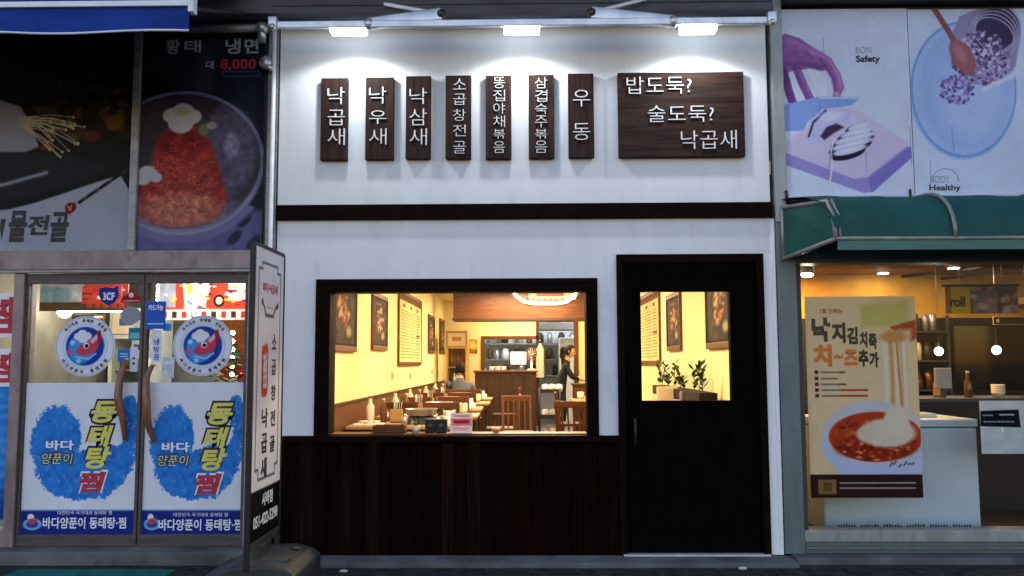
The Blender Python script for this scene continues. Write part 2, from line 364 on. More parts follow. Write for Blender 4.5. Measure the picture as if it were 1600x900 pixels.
# ================================================================== RESTAURANT BUILDING (middle)
rb = thing('restaurant_building', 'narrow white restaurant front with dark wood base and warm lit window, between two shops', 'restaurant', (0, 0, 0))
XL, XR = -1.802, 1.79
wx0, wx1, wz0, wz1 = -1.51, .517, .868, 1.986          # window frame outer
gx0, gx1, gz0, gz1 = -1.405, .434, .88, 1.893           # glass
dx0, dx1, dz1 = .655, 1.705, 2.154                      # door frame outer
ZB0, ZB1 = 2.417, 2.527
mb = MB(); mb.box(XL, 1.77, -.035, .1, ZB1 + .001, 3.93, white_wall, .004); mb.build('sign_wall', rb)
mb = MB(); mb.box(XL - .004, 1.775, -.055, .1, ZB0, ZB1, frame_wood, .004); mb.build('trim_band', rb)
mb = MB()
mb.box(XL, dx0, -.02, .1, wz1, ZB0 - .001, white_wall); mb.box(dx0, 1.768, -.02, .1, dz1, ZB0 - .001, white_wall)
mb.box(XL, wx0, -.02, .1, wz0, wz1, white_wall); mb.box(wx1, dx0, -.02, .1, wz0, wz1, white_wall)
mb.box(wx1 + .02, dx0, -.019, .1, wz0 - .003, wz0, white_wall)
mb.build('front_wall', rb)
mb = MB(); mb.box(dx1, 1.768, -.02, .1, .04, dz1 - .0005, white_strip); mb.box(1.768, 1.795, -.03, .1, .04, 2.41, white_strip, .003); mb.build('side_strip', rb)
mb = MB(); mb.box(XL + .004, dx0, -.045, .1, .82, .866, frame_wood, .005); mb.build('window_ledge', rb)
mb = MB(); mb.box(XL + .01, dx0, -.02, .1, .036, .82, dark_wood)
planks = [dark_wood] + [mat('dark_stained_plank', (.0085, .0032, .0018), .62, .03, var=.7, scale=6, stretch=(8, 8, .5), bump=.2, spots=.25, spotcol=(.02, .012, .009)), mat('faded_stained_plank', (.0042, .0018, .0012), .75, .02, var=.6, scale=4, stretch=(9, 9, .7), bump=.15)]
x = XL + .01
while x < dx0 - .05:
    wdt = random.uniform(.085, .1); x1 = min(x + wdt, dx0)
    mb.box(x + .002, x1 - .002, -.028 - random.uniform(0, .004), -.019, .038, .819, random.choice(planks), .002); x = x1
mb.build('wood_base', rb)
# window
fr = MB()
fr.box(wx0, gx0, -.04, .16, wz0, wz1, frame_wood, .004); fr.box(gx1, wx1, -.04, .16, wz0, wz1, frame_wood, .004)
fr.box(gx0, gx1, -.04, .16, gz1, wz1, frame_wood, .004)
fr.box(wx0 + .012, wx0 + .04, -.05, -.04, wz0, wz1 - .012, frame_wood, .003); fr.box(wx1 - .04, wx1 - .012, -.05, -.04, wz0, wz1 - .012, frame_wood, .003)
fr.box(wx0 + .012, wx1 - .012, -.0505, -.04, wz1 - .035, wz1 - .01, frame_wood, .003)
win = fr.build('window', rb)
mb = MB(); mb.box(gx0, gx1, .02, .028, gz0 - .01, gz1, GLASS); mb.build('pane', win)
mb = MB(); mb.box(gx0 - .02, gx1 + .02, .03, .22, gz0 - .03, gz0 - .004, red_wood, .004); mb.build('sill', win)
# door
mb = MB(); mb.box(dx0, dx0 + .05, -.05, .12, .04, dz1, frame_wood, .004); mb.box(dx1 - .05, dx1, -.05, .12, .04, dz1, frame_wood, .004)
mb.box(dx0 + .05, dx1 - .05, -.05, .12, dz1 - .06, dz1, frame_wood, .004); mb.build('door_frame', rb)
ax0, ax1, az0, az1 = .826, 1.462, 1.108, 1.886
door_black = mat('black_stained_door', (.0018, .0014, .0013), .6, .015, var=.5, scale=5, stretch=(8, 8, .6), bump=.1)
d = MB(); L, Rr, T = dx0 + .053, dx1 - .053, dz1 - .064
d.box(L, ax0, -.015, .05, .052, T, door_black, .003); d.box(ax1, Rr, -.015, .05, .052, T, door_black, .003)
d.box(ax0, ax1, -.015, .05, az1, T, door_black, .003); d.box(ax0, ax1, -.015, .05, .052, az0, door_black, .003)
for i in range(3): d.box(ax0 + .02 + i * .2, ax0 + .2 + i * .2, -.021, -.014, .2, .95, door_black, .006)
door = d.build('door', rb)
mb = MB()
for a in ((ax0 - .018, ax0, az0 - .018, az1 + .018), (ax1, ax1 + .018, az0 - .018, az1 + .018), (ax0, ax1, az1, az1 + .018), (ax0, ax1, az0 - .018, az0)): mb.box(a[0], a[1], -.024, -.0155, a[2], a[3], door_black, .002)
mb.build('glazing_bead', door)
mb = MB(); mb.box(ax0, ax1, .012, .02, az0, az1, GLASS); mb.build('pane', door)
mb = MB(); mb.tube([(L + .06, -.02, .98), (L + .06, -.07, .98), (L + .06, -.07, .8), (L + .06, -.02, .8)], .011, black); mb.build('handle', door)
mb = MB(); mb.box(dx0 + .02, dx1 - .01, -.07, .1, .0365, .05, galv, .002); mb.build('threshold', rb)
# room shell
YB = 12.6
RX0, RX1, RZ = -1.79, 1.73, 2.74
mb = MB(); mb.box(RX0 - .1, RX0, .1, YB, 1.0, RZ, cream_wall); mb.box(RX1, RX1 + .06, .1, YB, 0, RZ, cream_wall)
ko = (P(757, 550, YB).x, P(838, 550, YB).x, P(800, 583, YB).z, P(800, 530, YB).z)        # kitchen hatch
kd = (P(842, 550, YB).x, P(897, 550, YB).x, 0, P(870, 503, YB).z)                         # kitchen doorway
mb.box(RX0, ko[0], YB, YB + .12, 0, RZ, cream_wall); mb.box(ko[0], ko[1], YB, YB + .12, ko[3], RZ, cream_wall); mb.box(ko[0], ko[1], YB, YB + .12, 0, ko[2], brown_wood)
mb.box(ko[1], kd[0], YB, YB + .12, 0, RZ, brown_wood); mb.box(kd[0], kd[1], YB, YB + .12, kd[3], RZ, cream_wall); mb.box(kd[1], RX1, YB, YB + .12, 0, RZ, cream_wall)
mb.build('room_wall', rb)
mb = MB(); mb.box(RX0 - .1, RX0 + .012, .1, YB, 0, .985, red_wood); mb.box(RX0 - .1, RX0 + .03, .1, YB, .985, 1.005, brown_wood)
mb.build('wainscot', rb)
mb = MB(); mb.box(RX0 - .1, RX1 + .06, .1, YB, -.05, .04, floor_tile); mb.box(RX0 - .1, RX1 + 1, YB, YB + 3.2, -.05, .03, floor_tile); mb.build('room_floor', rb)
mb = MB(); mb.box(XL, XR, .0, YB + .12, RZ, RZ + .1, ceil_paint); mb.box(RX0 - .1, RX1 + 1, YB + .12, YB + 3.3, RZ - .002, RZ + .1, plaster); mb.build('ceiling', rb)
mb = MB(); mb.box(RX0 - .1, RX1 + 1, YB + 3.2, YB + 3.3, 0, RZ, plaster); mb.box(RX0 - .1, RX0, YB + .12, YB + 3.2, 0, RZ, plaster); mb.box(RX1 + .9, RX1 + 1, YB + .12, YB + 3.2, 0, RZ, plaster); mb.build('kitchen_wall', rb)
mb = MB(); mb.box(XL, XR, .1, YB + 3.3, RZ + .1, 4.3, plaster); mb.box(RX1 + .06, RX1 + .1, .12, YB, 0, RZ, plaster); mb.box(RX0 - .14, RX0 - .1, .12, YB, 0, RZ, plaster); mb.build('upper_storey', rb)
mb = MB(); t = .07
mb.box(ko[0] - t, ko[0], YB - .03, YB + .15, ko[2], ko[3] + t, red_wood); mb.box(ko[0], ko[1] + t, YB - .03, YB + .15, ko[3], ko[3] + t, red_wood); mb.box(ko[0] - t, ko[1] + .02, YB - .1, YB + .15, ko[2] - .05, ko[2], pine); mb.build('kitchen_hatch', rb)
mb = MB(); mb.box(kd[0] - .06, kd[0], YB - .03, YB + .14, 0, kd[3] + .06, brown_wood); mb.box(kd[1], kd[1] + .09, YB - .03, YB + .14, 0, kd[3] + .06, red_wood); mb.box(kd[0], kd[1], YB - .03, YB + .14, kd[3], kd[3] + .06, brown_wood); mb.build('kitchen_door_frame', rb)
# bulkhead with back-lit panel
YK = 10.2
bz = P(800, 501, YK).z; bx = P(708, 480, YK).x
mb = MB(); mb.box(bx, RX1, YK, YK + .5, bz, RZ - .003, red_wood); mb.box(bx - .015, RX1, YK - .012, YK, bz, bz + .05, brown_wood, .003); blk = mb.build('bulkhead', rb)
# ================================================================== carved boards on the sign wall
def board(px0, px1, py0, py1, tilt, label, chars, name='menu_board', lines=None):
    X0, X1, Z0, Z1 = R(px0, py0, px1, py1, -.08); cx, cz = (X0 + X1) / 2, (Z0 + Z1) / 2
    m = MB(); m.box(X0, X1, -.085, -.04, Z0, Z1, board_wood_h if lines else board_wood, .004)
    b = m.build(name, label=label, cat='sign board', group=None if lines else 'vertical wooden menu boards')
    m = MB()
    m.box(cx - .03, cx + .03, -.04, -.034, Z1 - .1, Z1 - .03, dark_metal); m.build('bracket', b)
    if chars:
        for (c, y0, y1, x0, x1) in chars:
            m = MB(); q = R(x0, y0, x1, y1, -.09); fit(m, c, q[0], q[1], q[2], q[3], -.092, letter_white, off=-.012 if len(chars) < 5 else -.014, depth=.013); m.build('letter', b)
    if lines:
        for (c, x0, y0, x1, y1) in lines:
            m = MB(); q = R(x0, y0, x1, y1, -.09); fit(m, c, q[0], q[1], q[2], q[3], -.092, letter_white, off=-.012, depth=.013); m.build('lettering', b)
    return b
def col(s, ys, x0, x1): return [(c, a, b_, x0, x1) for c, (a, b_) in zip(s, ys)]
three = [(137, 163), (170, 196), (201, 227)]
board(501, 543, 122, 250, 0, 'leftmost dark wooden menu board on the white wall, three large white characters', col('낙곱새', [(137, 163), (172, 196), (201, 227)], 512, 539))
board(571, 615, 121, 249, 0, 'second dark wooden menu board from the left, three large white characters', col('낙우새', [(136, 162), (173, 194), (201, 226)], 577, 604))
board(634, 673, 119, 248, 0, 'third dark wooden menu board from the left, three large white characters', col('낙삼새', [(138, 163), (170, 196), (201, 227)], 640, 667))
board(696, 736, 118, 248, 0, 'fourth dark wooden menu board from the left, the one with five white characters', col('소곱창전골', [(123, 140), (147, 164), (171, 189), (195, 213), (221, 240)], 708, 728))
board(759, 799, 118, 248, 0, 'dark wooden board of six small white characters, right of the five-character board', col('똥집야채볶음', [(121, 138), (141, 158), (161, 178), (181, 199), (202, 217), (221, 239)], 771, 789))
board(826, 866, 117, 247, 0, 'dark wooden board of six small white characters, just left of the two-character board', col('삼겹숙주볶음', [(121, 138), (141, 159), (162, 178), (181, 199), (202, 217), (220, 239)], 836, 855))
board(888, 928, 115, 246, 0, 'dark wooden menu board with only two white characters, next to the wide board', col('우동', [(141, 167), (193, 219)], 895, 922))
board(966, 1163, 113, 245, 0, 'wide dark wooden slogan board with three lines of white writing', None, 'slogan_board', [('밥도둑?', 979, 120, 1080, 147), ('술도둑?', 1012, 165, 1115, 191), ('낙곱새', 1064, 204, 1151, 233)])
# ================================================================== retracted folding-arm awning and its lamps
mb = MB(); mb.box(XL, 1.78, -1.15, -.03, 4.36, 4.5, dark_metal); mb.build('added_shade_slab', rb)  # unseen slab added to keep sky light off the sign wall
aw = thing('retracted_awning', 'slate grey retracted folding arm awning above the white sign wall', 'awning', (0, -.2, 3.8))
mb = MB(); mb.box(-1.8, 1.77, -.26, -.03, 3.93, 4.35, slate, .02); mb.tube([(-1.8, -.2, 3.9), (1.77, -.2, 3.9)], .055, slate, 14); mb.build('canvas_roll', aw)
mb = MB(); mb.box(-1.8, 1.77, -.03, .1, 3.93, 4.3, dark_metal); mb.build('back_plate', aw)
fb = [P(440, 38, -.42), P(1190, 36, -.42)]
mb = MB(); mb.beam((-1.76, -.42, 3.722), (1.72, -.42, 3.722), .05, .035, galv, .006, up=(0, 1, 0)); bar = mb.build('front_bar', aw)
for xx in (-1.74, 1.7):
    mb = MB(); mb.box(xx - .03, xx + .03, -.46, -.39, 3.70, 3.775, galv, .008); mb.ball((xx, -.45, 3.70), .025, galv); mb.build('end_cap', bar)
for sx, pts in ((1, ((576, 37), (690, 24), (600, 6))), (-1, ((1052, 33), (924, 22), (1010, -2)))):
    a = P(*pts[0], -.42); e = P(*pts[1], -.36); s_ = P(*pts[2], -.30); a.y, e.y, s_.y = -.41, -.38, -.3
    mb = MB(); mb.beam(a, e, .085, .035, galv, .006, up=(0, 1, 0)); mb.ball(a, .04, galv, (1, 1, 1.1)); arm = mb.build('folding_arm', aw)
    mb = MB(); mb.ball(e, .035, dark_metal); mb.build('elbow', arm)
    mb = MB(); mb.beam(e + Vector((0, .02, .01)), s_, .022, .022, galv, .004, up=(0, 1, 0)); mb.build('strut', arm)
lamp_on = emit('lit_lamp_face', (.9, .96, 1), 3)
for i, (px, py, lab) in enumerate(((545, 47, 'left lit flood lamp under the awning bar above the three-character boards'), (815, 46, 'middle lit flood lamp under the awning bar above the six-character boards'), (1090, 45, 'right lit flood lamp under the awning bar above the wide slogan board'))):
    p = P(px, py, -.36); t = thing('flood_lamp', lab, 'flood lamp', p, 'flood lamps on the sign wall')
    mb = MB(); mb.box(p.x - .14, p.x + .14, -.43, -.3, p.z + .012, p.z + .04, dark_metal, .006)
    for k in range(9): mb.box(p.x - .13 + k * .03, p.x - .122 + k * .03, -.42, -.31, p.z + .04, p.z + .055, dark_metal)
    mb.build('housing', t)
    mb = MB(); mb.box(p.x - .125, p.x + .125, -.415, -.315, p.z - .028, p.z + .012, lamp_on, .012); mb.build('lens', t)
    mb = MB(); mb.tube([(p.x, -.36, p.z + .045), (p.x, -.42, 3.722)], .012, dark_metal); mb.build('arm', t)
    l = bpy.data.lights.new('flood_light', 'SPOT'); l.energy = LAMP_SIGN; l.spot_size = math.radians(152); l.spot_blend = .3; l.shadow_soft_size = .04; l.color = (.88, .95, 1)
    lo = bpy.data.objects.new('flood_light', l); COL.objects.link(lo); lo.parent = t; lo.location = (0, 0, -.035); lo.rotation_euler = (math.radians(10), 0, 0)
    lo.location = (0, .01, -.055)
# ================================================================== interior of the restaurant
# hanging menus and pictures on the side walls
def wall_hang(name, cv, xw, pxa, pxb, ytop, ybot, label, cat, roller=True, side=-1, ztop=None):
    """side -1: left wall; pxa/pxb photo columns of the two ends; ytop/ybot measured at the middle column"""
    ya, yb = PX(pxa, 520, xw).y, PX(pxb, 520, xw).y
    ym = (ya + yb) / 2; pm = (pxa + pxb) / 2
    c = CAMM.transposed() @ (Vector((xw, ym, EYE)) - CL); pm = CX + F * c.x / -c.z
    z1 = PX(pm, ytop, xw).z if ztop is None else ztop; z0 = PX(pm, ybot, xw).z
    t = thing(name, label, cat, (xw, ym, z0))
    n = .02 * (1 if side < 0 else -1)
    if side < 0: O, U = (xw + n, ya, z0), (0, yb - ya, 0)
    else: O, U = (xw + n, yb, z0), (0, ya - yb, 0)
    cv.build('print', O, U, (0, 0, z1 - z0), t, m=PAPER, thick=.006)
    f = MB(); y0, y1 = min(ya, yb) - .012, max(ya, yb) + .012; e = n * 1.2
    xa, xb = sorted((xw, xw + e * 1.4))
    f.box(xa, xb, y0, y1, z1 - .005, z1 + .05, red_wood, .004); f.box(xa, xb, y0, y1, z0 - .05, z0 + .005, red_wood, .004)
    f.box(xa, xb, y0, y0 + .014, z0, z1, red_wood); f.box(xa, xb, y1 - .014, y1, z0, z1, red_wood)
    f.build('frame', t); return t
def dish_cv(seed, tone):
    c = Cv(0, 0, 60, 90, (48, 38, 34), 1.2); r = np.random.RandomState(seed)
    c.a *= (.6 + .8 * c.noise(18)[..., None]); c.rect(4, 4, 56, 86, (74, 62, 58)); c.a *= (.65 + .7 * c.noise(10)[..., None])
    tone = tuple(.55 * v + .45 * 66 for v in tone); c.ell(30, 38, 16, 26, (54, 40, 34), 7); c.ell(30, 40, 11, 20, tone, 9)
    for i in range(60):
        a, q = r.rand() * 6.28, r.rand() ** .5
        c.ell(30 + 13 * q * math.cos(a), 40 + 24 * q * math.sin(a), r.uniform(1, 4), r.uniform(1.5, 6), [(170, 96, 54), (190, 150, 104), (96, 44, 30), (176, 160, 134), (70, 62, 50), (60, 46, 40)][r.randint(6)], 3.5, r.rand())
    c.a *= (.75 + .5 * c.noise(9)[..., None])
    c.ell(42, 70, 6, 7, (170, 150, 110), 5); c.line([(14, 12), (34, 12)], 2, (150, 110, 80), 2); return c
def list_cv(seed):
    c = Cv(0, 0, 60, 100, (238, 214, 150), 1.4); r = np.random.RandomState(seed)
    c.rect(0, 0, 60, 9, (120, 70, 40)); c.grain(.03, 12)
    for k in range(3): c.ell(12 + 18 * k, 16, 2.6, 3, (150, 60, 30))
    y = 24
    while y < 94:
        x = 6
        while x < 40: q = r.uniform(2, 6); c.line([(x, y), (x + q, y)], 1.3, (150, 110, 60)); x += q + 2
        c.line([(46, y), (54, y)], 1.3, (140, 60, 40)); y += 4.6
    c.rect(45, 56, 55, 59, (120, 50, 30)); return c
XWL, XWR = RX0, RX1
wall_hang('hanging_picture', dish_cv(1, (190, 90, 40)), XWL, 512, 552.8, 440, 541, 'large dark food picture on the left cream wall, nearest the window', 'wall picture', ztop=2.22)
wall_hang('hanging_picture', dish_cv(2, (150, 100, 80)), XWL, 579.4, 602, 466, 541, 'narrow dark food picture on the left wall between large picture and price list', 'wall picture')
wall_hang('price_list', list_cv(3), XWL, 621, 656, 466, 566, 'cream price list hanging on the left wall with brown roller ends', 'price list')
wall_hang('hanging_picture', dish_cv(4, (170, 110, 60)), XWL, 668, 677, 497, 548, 'small brown picture on the left cream wall just beyond the price list', 'wall picture')
wall_hang('hanging_picture', dish_cv(5, (120, 60, 30)), XWL, 686, 694, 503, 549, 'small brown picture on the left cream wall, farthest from the window, beside the fridge', 'wall picture')
wall_hang('price_list', list_cv(6), XWR, 1033, 996, 464, 564, 'cream price list on the right wall, seen through the door glass', 'price list', side=1)
wall_hang('hanging_picture', dish_cv(7, (180, 110, 70)), XWR, 1066, 1045.5, 464, 541, 'narrow grey-brown picture on the right wall, seen in the middle of the door glass', 'wall picture', side=1)
wall_hang('hanging_picture', dish_cv(8, (190, 90, 45)), XWR, 1152, 1108, 440, 535, 'large food picture on the right wall, at the right edge of the door glass', 'wall picture', side=1, ztop=2.16)
# back-lit rounded sign on the bulkhead
neon = emit('warm_white_neon', (1, .84, .58), 1.6)
t = thing('backlit_sign', 'white outlined back-lit sign with rounded lower corners on the wood bulkhead', 'lit sign', P(865, 470, YK))
y = YK - .06
pts = [P(px, py, y) for px, py in ((795, 430), (798, 448), (806, 462), (818, 471), (834, 474), (872, 474), (886, 471), (898, 462), (905, 448), (908, 430))]
mb = MB(); mb.tube(pts, .028, neon, 8); mb.build('outline_tube', t)
mb = MB(); mb.face([p + Vector((0, .03, 0)) for p in pts], mat('sign_brown_acrylic', (.16, .08, .045), .5), (0, .02, 0)); pn = mb.build('panel', t)
mb = MB(); q = R(826, 440, 900, 468, y + .022); mb.box(q[0], q[1], y + .018, y + .0295, q[2], q[3], mat('sign_cream_plate', (.5, .36, .26), .5)); mb.build('plate', pn)
mb = MB(); q = R(838, 452, 880, 463, y + .02); mb.box(q[0], q[1], y + .01, y + .028, q[2], q[3], black, .004)
for k in range(8):
    q = R(822 + k * 9, 466, 827 + k * 9, 469, y + .02); mb.box(q[0], q[1], y + .015, y + .029, q[2], q[3], red_pl)
mb.build('lettering', pn)
# ceiling lights
warm_face = emit('warm_ceiling_lamp_face', (1, .8, .5), 3)
cool_face = emit('cool_ceiling_lamp_face', (.85, .95, 1), 3)
def ceiling_light(name, x, y, z, sx, sy, power, color, label, grp, face):
    t = thing(name, label, 'ceiling light', (x, y, z), grp)
    mb = MB(); mb.box(x - sx / 2, x + sx / 2, y - sy / 2, y + sy / 2, z - .03, z - .001, white_metal, .004); mb.build('frame', t)
    mb = MB(); mb.box(x - sx / 2 + .02, x + sx / 2 - .02, y - sy / 2 + .02, y + sy / 2 - .02, z - .036, z - .03, face); mb.build('diffuser', t)
    l = bpy.data.lights.new('lamp_light', 'AREA'); l.shape = 'RECTANGLE'; l.size = sx; l.size_y = sy; l.energy = power; l.color = color
    o = bpy.data.objects.new('lamp_light', l); COL.objects.link(o); o.parent = t; o.location = (0, 0, -.045)
WARM = (1, .80, .50)
for k, (y, n) in enumerate(((1.3, 'nearest the window'), (4.2, 'second from the window'), (7.2, 'third from the window'), (9.6, 'just before the wood bulkhead'))):
    ceiling_light('ceiling_light', 0, y, RZ, 1.5, .5, LAMP_ROOM * (1.0 if k else .8), WARM, 'warm rectangular ceiling light in the restaurant, ' + n, 'restaurant ceiling lights', warm_face)
ceiling_light('ceiling_light', .1, 11.7, RZ, 1.8, .4, LAMP_ROOM * .55, WARM, 'warm rectangular ceiling light behind the wood bulkhead', 'restaurant ceiling lights', warm_face)
ceiling_light('ceiling_light', .6, YB + 1.6, RZ - .002, 1.6, .6, LAMP_ROOM * .9, (.85, .95, 1), 'cool white ceiling light in the kitchen', 'restaurant ceiling lights', cool_face)
# ---- furniture prototypes (built at the origin, copied below)
def make_table():
    t = thing('dining_table', 'x', 'table')
    m = MB(); m.box(-.58, .58, -.36, .36, .70, .735, pine, .008); m.build('tabletop', t)
    m = MB(); m.box(-.52, .52, -.3, .3, .63, .699, brown_wood); m.build('apron', t)
    for sx in (-1, 1):
        for sy in (-1, 1):
            m = MB(); m.beam((sx * .5, sy * .28, 0), (sx * .5, sy * .28, .64), .06, .06, brown_wood, .004); m.build('leg', t)
    return t
def make_chair():
    t = thing('dining_chair', 'x', 'chair')
    m = MB(); m.box(-.21, .21, -.21, .21, .43, .47, brown_wood, .012); m.build('seat', t)
    m = MB()
    for x in (-.18, .18): m.beam((x, .19, .47), (x, .25, .9), .035, .03, red_wood, .004)
    m.beam((-.2, .25, .875), (.2, .25, .875), .075, .024, red_wood, .006, up=(0, 1, 0))
    for k in range(4): m.beam((-.11 + k * .073, .2, .47), (-.11 + k * .073, .245, .85), .018, .014, red_wood, .002)
    m.build('backrest', t)
    for sx in (-1, 1):
        for sy in (-1, 1):
            m = MB(); m.beam((sx * .18, sy * .18, .43), (sx * .2, sy * .21, 0), .035, .035, red_wood, .004); m.build('leg', t)
    m = MB(); m.beam((-.18, .19, .2), (.18, .19, .2), .02, .02, red_wood); m.beam((-.18, -.19, .2), (.18, -.19, .2), .02, .02, red_wood); m.build('stretcher', t)
    return t
def make_bottle(mm, name, r=.036, h=.24):
    t = thing(name, 'x', 'bottle'); m = MB(); m.lathe((0, 0, 0), [(r * .9, 0), (r, .01), (r, h * .6), (r * .42, h * .78), (r * .38, h * .93)], mm); m.build('body', t)
    m = MB(); m.lathe((0, 0, h * .93), [(r * .48, 0), (r * .48, h * .07), (r * .3, h * .075)], red_pl if mm is cream else cream); m.build('cap', t); return t
def make_caddy():
    t = thing('utensil_box', 'x', 'utensil box'); m = MB(); m.box(-.06, .06, -.045, .045, 0, .012, red_wood); 
    for a in ((-.06, -.05, -.045, .045), (.05, .06, -.045, .045), (-.05, .05, -.045, -.035), (-.05, .05, .035, .045)): m.box(a[0], a[1], a[2], a[3], .012, .13, pine)
    m.build('box', t)
    for k in range(6):
        m = MB(); x, y = -.03 + .012 * k, random.uniform(-.02, .02); m.tube([(x, y, .02), (x + random.uniform(-.03, .03), y + .01, .23)], .0035, steel, 6); m.build('chopstick', t)
    return t
def make_stove():
    t = thing('hot_pot', 'x', 'pot'); m = MB(); m.box(-.15, .15, -.12, .12, 0, .07, dark_metal, .012); m.build('gas_stove', t)
    m = MB(); m.lathe((0, 0, .075), [(.10, 0), (.15, .015), (.16, .07), (.168, .075), (.15, .07), (.14, .03)], steel); m.build('pot', t)
    m = MB(); m.tube([(.15, 0, .13), (.21, 0, .14), (.22, .03, .14)], .008, black, 6); m.build('handle', t); return t
def make_bowls():
    t = thing('bowl_stack', 'x', 'bowls')
    for k in range(4):
        m = MB(); m.lathe((0, 0, k * .022), [(.03, 0), (.055, .03), (.062, .05), (.056, .05), (.03, .012)], cream); m.build('bowl', t)
    return t
def make_cup():
    t = thing('steel_cup', 'x', 'cup'); m = MB(); m.lathe((0, 0, 0), [(.028, 0), (.034, .08), (.031, .08), (.026, .01)], steel, 12); m.build('body', t); return t
def make_tray():
    t = thing('side_dish_tray', 'x', 'tray'); m = MB(); m.box(-.14, .14, -.1, .1, 0, .014, hem, .005); m.build('tray', t)
    for x, y, mm in ((-.07, .03, red_pl), (.06, .04, cream), (.0, -.04, leaf)):
        m = MB(); m.lathe((x, y, .014), [(.03, 0), (.045, .025), (.04, .025), (.028, .012)], cream, 12); d_ = m.build('dish', t); m = MB(); m.ball((x, y, .028), .03, mm, (1, 1, .4), 8); m.build('food', d_)
    return t
def make_napkins():
    t = thing('napkin_box', 'x', 'napkin box'); m = MB(); m.box(-.07, .07, -.05, .05, 0, .075, white_metal, .01); m.build('box', t)
    m = MB(); m.obox(Matrix.Translation((0, 0, .095)) @ Matrix.Rotation(.3, 4, 'Y'), .07, .003, .06, hem); m.build('tissue', t); return t
P0 = dict(table=make_table(), chair=make_chair(), sauce=make_bottle(amber, 'sauce_bottle'), water=make_bottle(cream, 'water_bottle', .042, .27), caddy=make_caddy(), pot=make_stove(), bowls=make_bowls(), napkin=make_napkins(), cup=make_cup(), tray=make_tray())
USED = set()
def place(kind, loc, rz=0., label='', group=None, scale=None):
    if kind not in USED:
        USED.add(kind); r = P0[kind]; r.location = loc; r.rotation_euler = (0, 0, rz)
        if scale: r.scale = scale
        r['label'] = label
        if group: r['group'] = group
        return r
    return dup(P0[kind], loc, rz, label, group, scale)
ORD = ['first', 'second', 'third', 'fourth', 'fifth', 'sixth']
FL = .04
for i, y in enumerate((2.55, 4.05, 5.6, 7.2, 8.9)):
    o = ORD[i]; x = -1.17 + .03 * (i % 2)
    place('table', (x, y, FL), 0, '%s pale table from the window, along the left wall of the restaurant' % o, 'tables along the left wall')
    zt = FL + .735; tb = 'on the %s left-wall table from the window' % o
    place('water', (x - .42, y + .1, zt), 0, 'cream water bottle standing by the wall ' + tb, 'water bottles on the tables')
    place('sauce', (x - .3, y + .2, zt), 0, 'small dark sauce bottle by the wall ' + tb, 'sauce bottles on the tables')
    place('caddy', (x - .16, y + .16, zt), .2 * i, 'wooden box of chopsticks ' + tb, 'chopstick boxes on the tables')
    place('pot', (x + .12, y - .03, zt), .5 * i, 'steel pot on a dark gas stove ' + tb, 'pots on the tables')
    place('bowls', (x + .38, y + .15, zt), 0, 'stack of cream bowls ' + tb, 'bowl stacks on the tables')
    place('tray', (x - .38, y - .17, zt), .1 * i, 'white side dish tray ' + tb, 'side dish trays on the tables')
    for k, (cx_, cy_, w_) in enumerate(((.3, -.2, 'nearest the aisle'), (-.02, -.26, 'at the near edge'), (.22, .27, 'at the far edge'))): place('cup', (x + cx_, y + cy_, zt), 0, 'steel cup %s %s' % (w_, tb), 'steel cups on the tables')
    if i % 2 == 0: place('napkin', (x + .42, y - .15, zt), .3, 'white napkin box ' + tb, 'napkin boxes on the tables')
    for s_ in (-1, 1):
        if i == 0 and s_ < 0: continue
        place('chair', (x + .22 * (1 if i % 2 else -1), y + s_ * .58, FL), 0 if s_ > 0 else math.pi, 'brown chair at the %s side of the %s left-wall table from the window' % ('far' if s_ > 0 else 'near', o), 'chairs at the left wall tables')
place('chair', (-.1, 4.9, FL), .1, 'brown wooden chair standing alone in the aisle, backrest away from the window')
for i, y in enumerate((4.6, 6.4, 8.2)):
    o = ORD[i]; x = 1.22; place('table', (x, y, FL), 0, '%s pale table from the window, along the right wall of the restaurant' % o, 'tables along the right wall', (.8, 1, 1))
    zt = FL + .735; tb = 'on the %s right-wall table from the window' % o
    place('water', (x - .2, y - .1, zt), 0, 'cream water bottle ' + tb, 'water bottles on the tables'); place('caddy', (x - .05, y, zt), .4, 'wooden box of chopsticks ' + tb, 'chopstick boxes on the tables')
    place('bowls', (x - .3, y + .15, zt), 0, 'stack of cream bowls ' + tb, 'bowl stacks on the tables'); place('napkin', (x + .1, y - .1, zt), 0, 'white napkin box ' + tb, 'napkin boxes on the tables')
    place('chair', (x - .1, y + .58, FL), 0, 'brown chair at the far side of the %s right-wall table from the window' % o, 'chairs at the right wall tables')
for k, (px, py, lab) in enumerate(((613, 587, 'small wall socket on the left wall below the price list'), (641, 588, 'small wall socket on the left wall right of the price list bottom'), (675, 581, 'small wall socket on the left wall below the far small pictures'))):
    p = PX(px, py, RX0 + .003); t = thing('wall_socket', lab, 'socket', p, 'wall sockets'); m = MB(); m.box(RX0 + .0005, RX0 + .012, p.y - .06, p.y + .06, p.z - .05, p.z + .05, mat('aged_socket', (.5, .34, .12), .5), .004); m.build('plate', t); m = MB()
    for sg in (-1, 1): m.box(RX0 + .0121, RX0 + .014, p.y + sg * .025 - .008, p.y + sg * .025 + .008, p.z - .01, p.z + .01, brown_wood)
    m.build('pins', t)
for x, y, rz, lab in ((-.33, 5.65, -1.57, 'brown chair at the aisle end of the third left-wall table'), (-.36, 8.85, -1.57, 'brown chair at the aisle end of the fifth left-wall table'), (.62, 3.7, 2.6, 'brown chair turned in the aisle before the first right-wall table'), (.68, 6.5, 1.57, 'brown chair at the aisle end of the second right-wall table')): place('chair', (x, y, FL), rz, lab)
